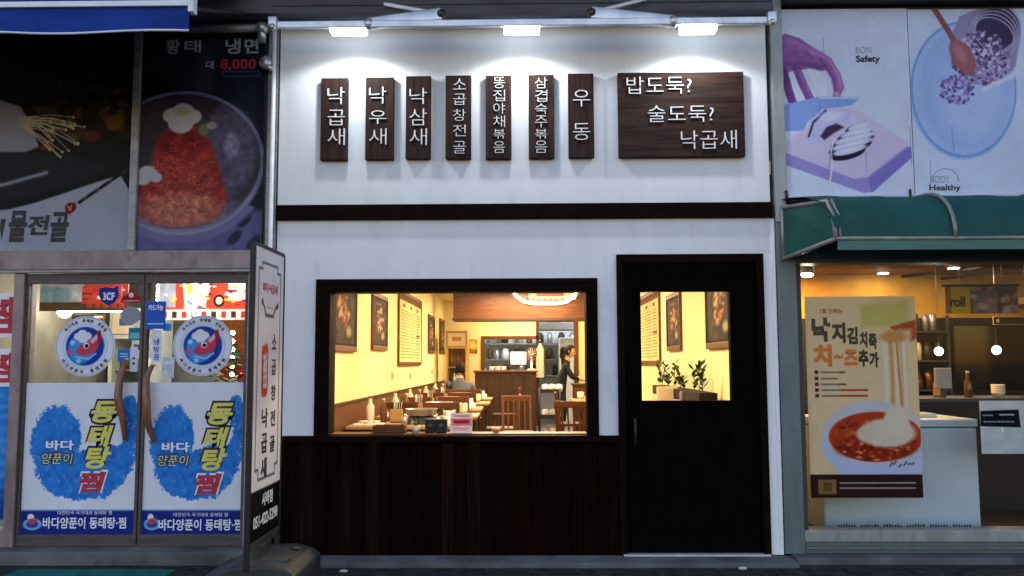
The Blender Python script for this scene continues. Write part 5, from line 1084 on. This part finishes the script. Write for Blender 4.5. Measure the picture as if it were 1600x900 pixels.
# weighted base
mb = MB(); zb0 = .24
prof = [(-.30, 0), (-.31, .03), (-.28, .17), (-.2, .235), (0, .25), (.2, .235), (.28, .17), (.31, .03), (.30, 0)]
a_ = [(BX - .3, 0), (BX - .3, .1), (BX - .1, .205), (BX + .12, .215), (BX + .24, .19), (BX + .285, .15), (BX + .29, .02), (BX + .285, 0)]
mb.face([(x, yN - .02, z + .002) for x, z in a_], grey_plastic, (0, yF - yN + .04, 0))
bmesh.ops.bevel(mb.bm, geom=[e for e in mb.bm.edges], offset=.018, segments=3, affect='EDGES', profile=.6)
wb_ = mb.build('weighted_base', st)
mb = MB(); mb.box(BX - .303, BX + .287, yN - .028, yF + .028, .105, .118, grey_plastic, .004); mb.build('moulding_seam', wb_)
mb = MB(); mb.box(BX + .04, BX + .2, yN + .12, yN + .2, .2, .222, dark_metal, .008); mb.build('grip', wb_)
mb = MB(); mb.lathe((BX + .16, -.65, .21), [(.03, 0), (.03, .012), (.024, .016)], dark_metal, 14); mb.build('water_cap', st)
# ================================================================== PORRIDGE SHOP (right)
pb_ = thing('porridge_shop_building', 'right shop front with teal grey frame and wide warm lit window', 'shop', (3.2, 0, 0))
PX1 = 7.6
mb = MB(); mb.box(1.80, 1.885, -.06, .15, 2.38, 4.15, sage_metal, .004); mb.build('upper_post', pb_)
mb = MB(); mb.box(1.80, 1.935, -.05, .15, .05, 2.378, teal_metal, .004); mb.box(1.935, 1.975, -.02, .15, .21, 2.1, mat('dark_window_jamb', (.045, .04, .036), .5), .003); mb.build('window_post', pb_)
mb = MB(); mb.box(1.885, PX1, -.0, .15, 2.38, 4.3, teal_metal); mb.build('upper_wall', pb_)
mb = MB(); mb.box(1.887, PX1, -.14, -.0, 3.985, 4.3, black, .004); mb.build('top_rail', pb_)
mb = MB(); mb.box(1.935, PX1, -.03, .15, 2.085, 2.378, teal_metal); mb.build('window_head', pb_)
mb = MB(); mb.box(1.936, PX1, -.055, .12, .135, .21, sage_metal, .004); mb.box(1.936, PX1, -.03, .12, .05, .134, teal_metal, .004); mb.box(1.936, PX1, -.062, -.03, .085, .1, teal_metal, .003); mb.build('window_sill', pb_)
mb = MB(); mb.box(1.975, PX1, .03, .038, .21, 2.085, GLASS2); mb.build('pane', pb_)
m = MB(); pz_ = P(1400, 822, .02)
for k in range(6):
    x = P(1309 + k * 36, 822, .028).x
    for j in range(7): xx = x + j * .019; m.box(xx, xx + .011, .0275, .0295, pz_.z - .008, pz_.z + random.uniform(.004, .014), txt_black)
m.build('glass_marking', pb_)
RYB = 4.2
orange_wood = mat('orange_ceiling_wood', (.26, .11, .035), .6, .2, var=.3, scale=3, stretch=(.6, 6, 1))  # warm orange-brown wood with streaked grain
mb = MB(); mb.box(1.87, PX1, .152, RYB, 2.42, 2.5, orange_wood); mb.build('ceiling', pb_)
mb = MB(); mb.box(1.87, PX1, .152, RYB + .1, 2.5, 4.3, dark_metal); mb.build('upper_storey', pb_)
mb = MB(); mb.box(1.81, PX1, .15, RYB, -.05, .06, mat('dark_shop_floor', (.02, .016, .014), .4, .3)); mb.build('room_floor', pb_)
mb = MB(); mb.box(1.81, 1.87, .15, RYB, .06, 2.5, mat('beige_wall', (.5, .42, .3), .7)); mb.box(PX1, PX1 + .1, .15, RYB, .06, 2.5, plaster); mb.box(1.87, PX1, RYB, RYB + .1, 1.9, 2.5, mat('amber_wall', (.75, .40, .06), .7)); mb.box(1.87, PX1, RYB - .01, RYB + .1, .06, 1.899, mat('charcoal_cladding', (.016, .017, .017), .5, .4, var=.4, scale=4, stretch=(8, 1, 1))); mb.build('room_wall', pb_)
for k, (px, py, Y, lab) in enumerate(((1380, 425, 2.0, 'left recessed downlight in the orange ceiling of the right shop'), (1490, 417, 1.7, 'right recessed downlight in the orange ceiling of the right shop'))):
    p = P(px, py, Y); s_ = (2.42 - EYE) / (p.z - EYE); p = CL + (p - CL) * s_; t = thing('downlight', lab, 'downlight', (p.x, p.y, 2.42), 'downlights in the right shop')
    m = MB(); m.lathe((p.x, p.y, 2.406), [(.075, 0), (.075, .012), (.05, .013)], white_metal); m.build('ring', t); m = MB(); m.lathe((p.x, p.y, 2.401), [(.055, 0), (.055, .004), (.02, .005)], emit('downlight_glow', (1, .85, .6), 18)); m.build('lens', t)
t = thing('lighting_track', 'dark ceiling track crossing the orange ceiling of the right shop', 'track', (3, 2.6, 2.4)); m = MB()
def onceil(px, py, z=2.40): d_ = ray(px, py); return CL + d_ * ((z - EYE) / d_.z)
a, b = onceil(1282, 447), onceil(1585, 412); m.beam(a, b, .05, .03, black); a2, b2 = onceil(1330, 452, 2.37), onceil(1600, 421, 2.37); m.beam(a2, b2, .035, .03, dark_metal); m.build('rail', t)
for k, f in enumerate((.12, .32, .46)):
    p = a.lerp(b, f); m = MB(); m.tube([p, p - Vector((0, .0, .08))], .012, white_metal); m.lathe(p - Vector((0, 0, .17)), [(.04, 0), (.045, .07), (.03, .1)], white_metal, 12); m.build('spot_head', t)
p = P(1261, 424, .6); t = thing('corner_spotlight', 'bright spotlight in the upper left corner of the right shop window', 'spotlight', p); m = MB(); m.ball(p + Vector((0, 0, -.03)), .035, emit('downlight_glow', (1, .85, .6), 18), (1.3, 1, .5)); m.build('bulb', t); m = MB(); m.lathe(p, [(.055, -.015), (.05, .05), (.02, .08)], steel, 14); m.tube([p + Vector((0, 0, .08)), (p.x, p.y, 2.42)], .012, steel); m.build('housing', t)
for k, (x, y, lab) in enumerate(((2.7, 1.6, 'warm ceiling panel light over the freezer of the right shop'), (4.0, 2.4, 'warm ceiling panel light at the right of the right shop'), (3.0, 3.6, 'warm ceiling panel light near the back wall of the right shop'))):
    ceiling_light('ceiling_light', x, y, 2.42, .5, .3, LAMP_RIGHT, (1, .55, .18), lab, 'right shop ceiling lights', warm_face)
for k, (px, py, lab) in enumerate(((1467, 549, 'left white glowing ball standing for a lamp reflection before the dark wall of the right shop'), (1557, 547, 'right white glowing ball standing for a lamp reflection before the dark wall of the right shop'))):  # glowing balls on cords added in place of lamp reflections
    p = P(px, py, 2.6); t = thing('glowing_globe', lab, 'lamp', p, 'lamp reflection balls in the right shop'); m = MB(); m.ball(p, .042, emit('lamp_reflection_glow', (1, .95, .85), 6)); m.build('globe', t); m = MB(); m.tube([p + Vector((0, 0, .04)), (p.x, p.y, 2.42)], .0015, black, 6); m.build('cord', t)
# hanging banner, chest freezer, counter, paper notice, wall panels
Yh = .9; q = R(1477, 446, 1590, 490, Yh); t = thing('hanging_banner', 'yellow and purple printed banner hanging from a black rod in the right shop', 'banner', ((q[0] + q[1]) / 2, Yh, q[2]))
c = Cv(1477, 446, 1590, 490, (90, 78, 96), 1.5); c.rect(1470, 440, 1516, 495, (196, 172, 40)); c.rect(1477, 440, 1486, 495, (150, 110, 50)); r = np.random.RandomState(2)
for k in range(60): x, y = r.uniform(1518, 1590), r.uniform(446, 490); c.ell(x, y, r.uniform(3, 9), r.uniform(3, 7), [(150, 120, 140), (110, 90, 130), (170, 120, 130), (130, 110, 90), (70, 60, 80), (180, 160, 170)][r.randint(6)], 3)
c.build('print', (q[0], Yh, q[2]), (q[1] - q[0], 0, 0), (0, 0, q[3] - q[2]), t, m=PAPER, thick=.003)
m = MB(); fit(m, 'roll', *R(1484, 463, 1508, 480, Yh), Yh - .002, txt_black, off=.05, depth=.001); m.build('lettering', t)
m = MB(); m.tube([(q[0] - .02, Yh, q[3]), (q[1] + .02, Yh, q[3])], .012, black); 
for x in (q[0] + .12, q[1] - .12): m.tube([(x, Yh, q[3]), (x, Yh, 2.42)], .003, galv, 6)
m.build('rod', t)
Yf = .42; q = R(1290, 655, 1530, 830, Yf); t = thing('chest_freezer', 'pale blue grey chest freezer behind the lower window of the right shop', 'freezer', ((q[0] + q[1]) / 2, Yf + .3, .06))
fz = mat('pale_freezer_enamel', (.42, .52, .58), .4, .4, var=.05, scale=3); q = list(q); q[0] = P(1286, 740, Yf).x
m = MB(); m.box(q[0], q[1], Yf, Yf + .65, .1, q[3] - .065, fz, .02); m.build('body', t); m = MB(); m.box(q[0] - .005, q[1] + .005, Yf - .012, Yf + .66, q[3] - .06, q[3], fz, .015); m.build('lid', t); m = MB(); m.box(q[0] + .02, q[1] - .02, Yf + .02, Yf + .63, .06, .1, black); m.build('plinth', t)
Yc = 1.7; q = R(1440, 622, 1700, 700, Yc); t = thing('shop_counter', 'dark brown counter behind the freezer in the right shop', 'counter', ((q[0] + q[1]) / 2, Yc, .06)); m = MB(); m.box(q[0] - .6, 6.9, Yc, Yc + .6, .06, q[3] - .04, mat('counter_dark_wood', (.02, .011, .008), .5)); m.build('cabinet', t); m = MB(); m.box(q[0] - .63, 6.93, Yc - .03, Yc + .63, q[3] - .04, q[3], dark_metal, .006); m.build('countertop', t)
zk = q[3]
q = R(1462, 575, 1488, 622, Yc + .2); t = thing('card_terminal', 'grey screen on a post standing on the counter of the right shop', 'screen', ((q[0] + q[1]) / 2, Yc + .2, zk)); m = MB(); m.box(q[0], q[1], Yc + .2, Yc + .23, zk + .08, q[3], txt_grey, .008); m.build('screen', t); m = MB(); m.box((q[0] + q[1]) / 2 - .02, (q[0] + q[1]) / 2 + .02, Yc + .205, Yc + .235, zk, zk + .1, dark_metal); m.build('post', t)
q = R(1610, 462, 1640, 475, RYB - .3); t = thing('amber_box', 'small amber box on a wall shelf of the right shop', 'box', ((q[0] + q[1]) / 2, RYB - .3, q[2])); m = MB(); m.box(q[0], q[1], RYB - .3, RYB - .05, q[2], q[3], mat('amber_card', (.4, .2, .03), .6), .006); m.box(q[0], q[1], RYB - .303, RYB - .3, q[2] + .03, q[2] + .05, cream); m.build('box', t)
m = MB(); m.box(q[0] - .1, q[1] + .4, RYB - .35, RYB - .0105, q[2] - .03, q[2], dark_metal); m.build('wall_shelf', label='dark wall shelf under the amber box in the right shop', cat='shelf')
q = R(1552, 495, 1610, 507, 2.2); m = MB(); m.box(q[0], q[1], 2.2, 2.215, q[2], q[3], cream, .003)
for k in range(6): m.box(q[0] + .03 + k * .045, q[0] + .055 + k * .045, 2.196, 2.1995, q[2] + .02, q[3] - .02, txt_black)
m.tube([(q[0] + .03, 2.207, q[3]), (q[0] + .03, 2.207, 2.42)], .003, galv, 6); m.tube([(q[1] - .03, 2.207, q[3]), (q[1] - .03, 2.207, 2.42)], .003, galv, 6); m.build('price_strip', label='white strip sign with black marks hanging before the dark wall of the right shop', cat='sign')
Yn = .06; q = R(1532, 626, 1640, 709, Yn); t = thing('paper_notice', 'white paper notice with a black band taped inside the right shop window', 'notice', ((q[0] + q[1]) / 2, Yn, q[2]))
c = Cv(1532, 626, 1640, 709, (206, 210, 210), 1.2); c.a *= (.9 + .18 * c.noise(14)[..., None]); c.poly([(1533, 642), (1593, 640), (1595, 668), (1532, 666)], (22, 22, 26), 1); c.put(np.clip(c.X - 1596, 0, 1), (196, 200, 200)); c.line([(1537, 649), (1552, 649)], 2, (150, 170, 190)); c.line([(1563, 648), (1585, 648)], 2, (200, 210, 220))
for k in range(7): c.line([(1538 + k * 7, 659), (1542 + k * 7, 659)], 2.4, (150, 160, 180))
c.build('print', (q[0], Yn, q[2]), (q[1] - q[0], 0, 0), (0, 0, q[3] - q[2]), t, m=PAPER, thick=.002)
m = MB(); a = P(1566, 672, Yn - .004); m.ball(a, .012, hem, (1, .4, 1.8)); m.build('tape', t)
for k, (kind, x, y, z, lab) in enumerate((('sauce', 3.25, Yc + .3, zk, 'dark bottle on the right shop counter left of the grey screen'), ('sauce', 4.1, Yc + .2, zk, 'dark bottle on the right shop counter right of the grey screen'), ('bowls', 4.4, Yc + .25, zk, 'stack of cream bowls on the right shop counter'), ('napkin', 3.05, Yc + .15, zk, 'white napkin box at the left end of the right shop counter'), ('caddy', 3.9, Yc + .35, zk, 'wooden chopstick box on the right shop counter'))): place(kind, (x, y, z), .3 * k, lab)
zfz = R(1290, 655, 1530, 830, Yf)[3]
for k, (x, w_, h, mm, lab) in enumerate(((2.72, .16, .05, 'brown_card', 'flat brown carton on the chest freezer lid'), (3.0, .2, .03, 'beige_card', 'low beige carton at the right of the chest freezer lid'))):
    m = MB(); m.box(x, x + w_, Yf + .2, Yf + .42, zfz + .001, zfz + h, mat(mm, ((.22, .12, .05), (.45, .36, .24))[k], .8), .004); m.box(x + .02, x + w_ - .02, Yf + .29, Yf + .33, zfz + h, zfz + h + .002, hem); m.build('carton', label=lab, cat='carton')
t = thing('wall_screen', 'large black screen hanging on the dark back wall of the right shop', 'screen', (5, RYB - .06, 1.3)); q = R(1488, 505, 1640, 606, RYB - .06); m = MB(); m.box(q[0], q[1], RYB - .06, RYB - .012, q[2], q[3], black, .008); m.build('case', t); m = MB(); m.box(q[0] + .03, q[1] - .03, RYB - .0625, RYB - .0605, q[2] + .03, q[3] - .03, mat('dark_screen_glass', (.006, .007, .008), .08, .5)); m.build('display', t)
t = thing('shelf_rack', 'steel rack with stacked tins against the dark wall of the right shop', 'rack', (4.3, RYB - .3, .06)); q = R(1432, 520, 1484, 640, RYB - .3)
for z in np.linspace(.7, q[3], 4):
    m = MB(); m.box(q[0], q[1], RYB - .35, RYB - .02, z, z + .02, dark_metal); sh = m.build('shelf_board', t); m = MB(); x = q[0] + .06
    while x < q[1] - .06: r0 = random.uniform(.035, .06); m.lathe((x, RYB - .2, z + .02), [(r0, 0), (r0, random.uniform(.08, .2)), (r0 * .5, .21)], random.choice([steel, dark_metal, amber, txt_grey, cream]), 10); x += 2.3 * r0
    m.build('tins', sh)
for x in (q[0], q[1]): m = MB(); m.beam((x, RYB - .3, .06), (x, RYB - .3, q[3] + .2), .03, .03, dark_metal); m.build('post', t)
# posters of the right shop
def porridge_cv():
    c = Cv(1262, 463, 1436, 778, (236, 206, 160), 1.35); n = c.noise(24); r = np.random.RandomState(12)
    c.put(np.clip((c.X - 1345) / 60, 0, 1) * np.clip((590 - c.Y) / 60, 0, 1) * .25, (206, 180, 110)); c.poly([(1350, 478), (1425, 470), (1425, 508), (1350, 512)], (206, 190, 110), 8)
    c.poly([(1395, 512), (1436, 500), (1436, 530), (1420, 540)], (170, 70, 40), 3)
    c.poly([(1376, 520), (1428, 516), (1424, 580), (1426, 640), (1440, 690), (1360, 700), (1378, 640), (1384, 580)], (232, 206, 160), 8)
    for x in (1393, 1411): c.line([(x, 520), (x + 4, 560), (x + 2, 650)], 8, (220, 160, 96), 5)
    for x, w_ in ((1386, 8), (1401, 5), (1415, 7)): c.line([(x, 530), (x + 1, 600), (x, 670)], w_, (236, 222, 200), 4)
    c.line([(1404, 530), (1410, 660)], 3, (200, 130, 70), 3); c.ell(1400, 528, 22, 9, (206, 150, 90), 5)
    c.ell(1362, 690, 82, 62, (206, 204, 214), 2); c.poly([(1282, 690), (1445, 690), (1440, 740), (1400, 752), (1310, 744), (1288, 715)], (196, 204, 232), 5); c.ell(1366, 682, 80, 46, (214, 206, 208), 2)
    c.ell(1366, 684, 73, 39, (186, 66, 34), 2); c.ell(1366, 700, 62, 20, (150, 44, 26), 6)
    for i in range(130): a, q = r.rand() * 6.28, r.rand() ** .5; c.ell(1366 + 68 * q * math.cos(a), 686 + 34 * q * math.sin(a), r.uniform(1, 5), r.uniform(1, 3), [(214, 100, 50), (150, 40, 24), (226, 150, 100), (110, 34, 24), (200, 80, 40)][r.randint(5)], 2)
    c.ell(1384, 678, 44, 22, (230, 214, 190), 5); c.ell(1400, 660, 20, 26, (232, 216, 192), 6); c.ell(1352, 680, 16, 12, (226, 206, 180), 5)
    for k, (y, x1, colr) in enumerate(((583, 1318, (120, 90, 80)), (593, 1310, (120, 90, 80)), (602, 1320, (120, 90, 80)), (611, 1352, (180, 60, 40)), (620, 1356, (180, 60, 40)))):
        c.rect(1274, y - 3, 1280, y + 2.5, (110, 40, 36)); x = 1285
        while x < x1: q = r.uniform(2, 5); c.line([(x, y), (x + q, y)], 3, colr if x > 1310 else (150, 124, 108), 1.2); x += q + 1.4
    c.rect(1262, 742, 1437, 779, (54, 30, 26), 1); c.rect(1274, 750, 1302, 772, (150, 112, 60), 1.5); c.rect(1282, 754, 1295, 768, (110, 76, 40), 2)
    for y in (755, 763):
        x = 1308
        while x < 1422: q = r.uniform(2, 6); c.line([(x, y), (x + q, y)], 2, (190, 180, 176), 1); x += q + 1.6
    for x in (1386, 1392, 1400, 1408, 1414, 1420): c.line([(x, 729 + r.uniform(-3, 3)), (x + 4, 724 + r.uniform(-3, 3))], 2, (60, 60, 80), 1.2)
    return c
Yp = .05; c = porridge_cv(); po = c.on_wall('food_poster', Yp, m=PAPER, thick=.003, label='tall beige food poster of an orange soup bowl hung inside the right shop window', cat='poster')
m = MB()
for s, x0, y0, x1, y1, mm in (('낙', 1268, 496, 1297, 534, txt_black), ('지', 1299, 504, 1321, 536, txt_black), ('김', 1323, 511, 1340, 538, txt_black), ('치', 1343, 518, 1355, 543, txt_black), ('죽', 1357, 521, 1370, 546, txt_black), ('치', 1270, 538, 1300, 573, txt_orange), ('~', 1303, 553, 1317, 562, txt_orange), ('즈', 1319, 546, 1340, 571, txt_orange), ('추', 1341, 546, 1357, 573, txt_black), ('가', 1358, 550, 1373, 574, txt_black)): fit(m, s, *R(x0, y0, x1, y1, Yp), Yp - .002, mm, off=.055, depth=.001)
fit(m, '1월 신메뉴', *R(1281, 482, 1316, 490, Yp), Yp - .002, txt_red, off=.02, depth=.001); m.build('lettering', po)
# billboards over the right shop
def safety_cv():
    c = Cv(1218, 14, 1423, 309, (204, 214, 232), 1.15); c.put(np.clip((c.X - 1330) / 90, 0, 1) * np.clip((c.Y - 130) / 100, 0, 1) * .25, (214, 206, 222)); r = np.random.RandomState(3)
    c.poly([(1218, 235), (1262, 205), (1300, 190), (1420, 232), (1421, 246), (1360, 300), (1345, 302), (1218, 256)], (150, 140, 200), 2); c.poly([(1218, 228), (1280, 185), (1330, 168), (1420, 226), (1350, 278), (1330, 280), (1218, 236)], (206, 192, 222), 2.5); c.poly([(1352, 280), (1420, 230), (1421, 248), (1356, 302)], (128, 116, 190), 2)
    sk_, sk2 = (146, 92, 156), (104, 60, 120); before = c.a.copy()
    c.poly([(1218, 70), (1222, 57), (1231, 52), (1253, 60), (1272, 74), (1290, 84), (1304, 95), (1300, 108), (1288, 112), (1262, 106), (1242, 111), (1226, 117), (1218, 122)], sk_, 2)
    c.line([(1226, 112), (1232, 138), (1240, 166)], 13, sk2, 2); c.line([(1246, 106), (1256, 134), (1267, 158)], 13, (124, 74, 138), 2); c.line([(1249, 106), (1259, 132), (1269, 154)], 4, (158, 104, 164), 4)
    c.line([(1296, 97), (1308, 118), (1313, 138)], 14, sk_, 2); c.line([(1313, 136), (1308, 150)], 12, (162, 104, 160), 2)
    c.line([(1299, 96), (1312, 118), (1316, 138)], 4, (188, 140, 192), 4); c.line([(1291, 104), (1303, 124), (1306, 142)], 4, (110, 64, 126), 4); c.ell(1308, 149, 4, 5, (196, 150, 190), 2)
    c.line([(1222, 64), (1246, 66), (1280, 84), (1296, 94)], 8, (172, 120, 178), 9); c.line([(1224, 104), (1250, 98), (1284, 106)], 8, (118, 70, 134), 8); c.line([(1262, 82), (1272, 92)], 2, (118, 74, 134), 4); c.line([(1284, 92), (1290, 100)], 2, (116, 70, 132), 3)
    hm = (np.abs(c.a - before).sum(-1) > 24)[..., None]; c.a = np.where(hm, c.a * (.88 + .24 * c.noise(9)[..., None]), c.a)
    c.poly([(1264, 108), (1284, 113), (1294, 126), (1292, 150), (1284, 152), (1270, 130)], (218, 222, 236), 2); c.line([(1240, 108), (1262, 108)], 2, sk2, 2)
    c.poly([(1218, 166), (1280, 152), (1345, 154), (1330, 166), (1290, 172), (1262, 190), (1254, 205), (1218, 206)], (134, 160, 218), 2); c.line([(1280, 154), (1344, 155)], 2.5, (196, 208, 236), 2)
    c.poly([(1258, 214), (1264, 192), (1284, 172), (1312, 168), (1330, 178), (1326, 196), (1308, 190), (1290, 198), (1276, 218), (1266, 224)], (188, 190, 226), 2); c.line([(1262, 214), (1270, 192), (1290, 174)], 3.5, (60, 54, 84), 1.5); c.poly([(1280, 214), (1290, 200), (1306, 194), (1318, 200), (1300, 210), (1286, 220)], (64, 44, 74), 3); c.ell(1300, 182, 20, 8, (214, 212, 236), 6, -.2)
    for k in range(5): x, y = 1340 - k * 4, 200 + k * 9; w_ = (18, 27, 33, 33, 27)[k]; c.ell(x - 2, y + 4.5, w_ + 1, 9.5, (24, 20, 42), 1.5, -.25); c.ell(x + 1, y - .5, w_, 6, (198, 200, 224), 1.5, -.25); c.ell(x + 4, y - 1, w_ * .6, 3, (224, 224, 238), 4, -.25)
    c.line([(1301, 217), (1296, 240), (1297, 262), (1291, 290)], 2.4, (220, 220, 232), 1.4); c.line([(1299, 232), (1292, 262)], 1, (90, 90, 110), 1)
    for x, y, L in ((1290, 60, 40), (1420, 200, 60), (1350, 240, 30), (1281, 160, 20)): c.line([(x, y), (x + r.uniform(-1, 1), y + L)], .8, (120, 126, 150), 1)
    c.grain(.015, 3); return c
b = safety_cv().on_wall('kitchen_billboard', -.04, thick=.035, label='pale blue billboard with a hand slicing on a lilac cutting board', cat='billboard')
m = MB(); fit(m, 'BON', *R(1338, 72, 1362, 83, -.05), -.042, txt_grey, off=-.01, depth=.001); fit(m, 'Safety', *R(1338, 86, 1376, 99, -.05), -.042, txt_black, off=.03, depth=.001); m.build('lettering', b)
def plate_cv():
    c = Cv(1424, 14, 1640, 308, (200, 212, 234), 1.15); r = np.random.RandomState(5); c.a *= (.97 + .06 * c.noise(50)[..., None])
    c.ell(1506, 142, 84, 108, (150, 182, 226), 2, .08); c.ell(1508, 139, 80, 103, (168, 192, 232), 3, .08); c.ell(1510, 140, 72, 95, (160, 184, 228), 8, .08); c.ring(1507, 140, 81, 105, 2, (110, 148, 206), 1.5, .08); c.ell(1520, 156, 50, 60, (180, 198, 234), 30)
    c.poly([(1490, 60), (1505, 26), (1540, 12), (1590, 12), (1600, 60), (1590, 105), (1555, 138), (1510, 130), (1488, 100)], (150, 140, 180), 3); c.ell(1560, 50, 40, 44, (60, 52, 80), 4, .5)
    for k in range(5): c.ring(1560, 52, 40 - 2 * k, 46 - 6 * k, 2, (170, 164, 196), 1.5, .5)
    for k in range(330): a, q = r.rand() * 6.28, r.rand() ** .5; c.ell(1536 + 46 * q * math.cos(a), 92 + 42 * q * math.sin(a), 3.2, 2.4, [(100, 84, 130), (180, 160, 200), (140, 110, 160), (206, 190, 214), (74, 60, 104)][r.randint(5)], 1.2, r.rand() * 3)
    for k in range(110): a, q = r.rand() * 6.28, r.rand() ** .5; c.ell(1496 + 26 * q * math.cos(a), 142 + 22 * q * math.sin(a), 3.2, 2.4, [(120, 100, 160), (150, 130, 190), (96, 80, 140), (180, 166, 210)][r.randint(4)], 1.2, r.rand() * 3)
    c.line([(1466, 12), (1486, 46), (1498, 70)], 9, (140, 84, 84), 2); c.ell(1508, 90, 17, 30, (160, 96, 104), 3, -.5); c.ell(1504, 84, 7, 16, (186, 124, 130), 6, -.5); c.line([(1600, 100), (1585, 120), (1540, 140)], 7, (214, 214, 232), 4)
    c.line([(1485, 200), (1487, 238)], 1, (110, 130, 190), 1.2); c.line([(1450, 250), (1448, 296)], 1, (130, 140, 180), 1.2); c.ring(1472, 282, 20, 18, 1, (110, 124, 170), 1); c.a = np.where(((c.Y > 283) & (c.Y < 301) & (c.X < 1495) & (c.X > 1450))[..., None], np.array((200, 212, 234.)), c.a); c.grain(.015, 3); return c
b = plate_cv().on_wall('kitchen_billboard', -.04, thick=.035, label='pale blue billboard with a plate, wooden spoon and beans tipped from a jar', cat='billboard')
m = MB(); fit(m, 'BODY', *R(1456, 274, 1484, 285, -.05), -.042, txt_grey, off=-.01, depth=.001); fit(m, 'Healthy', *R(1453, 288, 1502, 300, -.05), -.042, txt_black, off=.02, depth=.001); m.build('lettering', b)
m = MB(); m.box(1.885, PX1, -.06, -.001, 2.53, 2.572, mat('pale_trim', (.45, .47, .5), .5), .003); m.build('billboard_trim', pb_)
m = MB(); m.tube([P(1228, 298, -.06), P(1231, 318, -.07)], .012, black); m.tube([P(1422, 296, -.06), P(1423, 312, -.07)], .009, black); m.build('cable_end', pb_)
# green awning
ga = thing('green_awning', 'dark green fixed canvas awning with grey tube frame over the right shop window', 'awning', (3.3, -.25, 2.2))
def prof(n=9):   # side profile in (y, z): starts at the wall top, bulges out and drops to the front edge
    out = []
    for i in range(n):
        a = i / (n - 1) * math.pi / 2; out.append((-.06 - .49 * math.sin(a) ** .9, zA - (zA - zF) * (1 - math.cos(a)) ** 1.15))
    return out
zA = 2.545; pe = P(1306, 373, -.55); zF = pe.z; gx0 = 1.842; gx1 = 7.0
xe = pe.x
pr = prof()
# near the left end the awning comes in at an angle (mitred end panel)
gx0 = 1.842
ends = [(gx0 + (xe - gx0) * (-y - .06) / .49, y, z) for y, z in pr]
m = MB()
NS = 60
def cvp(e, u):
    i_ = ends.index(e) / (len(ends) - 1); x = e[0] + (gx1 - e[0]) * u; sag = .014 * math.sin(i_ * 3.14) * abs(math.sin((x - 2.1) * 3.3)) + .004 * math.sin(x * 17 + i_ * 4)
    return (x, e[1] + sag, e[2] - sag * .6)
for (A, B) in zip(ends, ends[1:]):
    for k in range(NS): m.face([cvp(A, k / NS), cvp(A, (k + 1) / NS), cvp(B, (k + 1) / NS), cvp(B, k / NS)], green_canvas)
bmesh.ops.remove_doubles(m.bm, verts=m.bm.verts[:], dist=.0005)
for f in m.bm.faces: f.smooth = True
cv_ = m.build('canopy', ga)
m = MB(); wall_low = (gx0, -.068, P(1222, 405, -.06).z); wall_hi = (gx0, -.068, P(1219, 325, -.06).z)
tops = [(gx0 + (xe - gx0) * .86, -.5, P(1291, 313, -.48).z)]
knee = P(1292, 314, -.44); low = Vector((xe, -.55, zF))
m.face([wall_low, low, (low + knee) / 2 + Vector((.012, 0, .012)), knee, wall_hi], green_canvas, (.004, .004, 0)); m.build('end_panel', ga)
m = MB(); m.tube([wall_low, low], .016, awn_frame); m.tube([wall_low, wall_hi], .014, awn_frame); m.tube([wall_hi, knee, (low + knee) / 2 + Vector((.014, 0, .02)), low], .015, awn_frame); m.tube([low + Vector((.03, -.005, 0)), (low + knee) / 2 + Vector((.05, 0, .03)), knee + Vector((.03, 0, .01))], .009, awn_frame); m.tube([low, (gx1, -.55, zF)], .014, awn_frame); m.build('tube_frame', ga)
for px in (1470, 1640, 1810):
    xx = P(px, 340, -.4).x; m = MB(); m.tube([(xx - .02 * i / 8 + .035 * math.sin(i / 8 * 1.57) , y - .008, z + .006) for i, (y, z) in enumerate(pr)], .013, awn_frame); m.build('rib', ga)
m = MB(); m.box(xe + .01, gx1, -.553, -.547, zF - .075, zF - .012, mat('pale_green_valance', (.06, .15, .125), .6), .001); m.build('valance', ga)
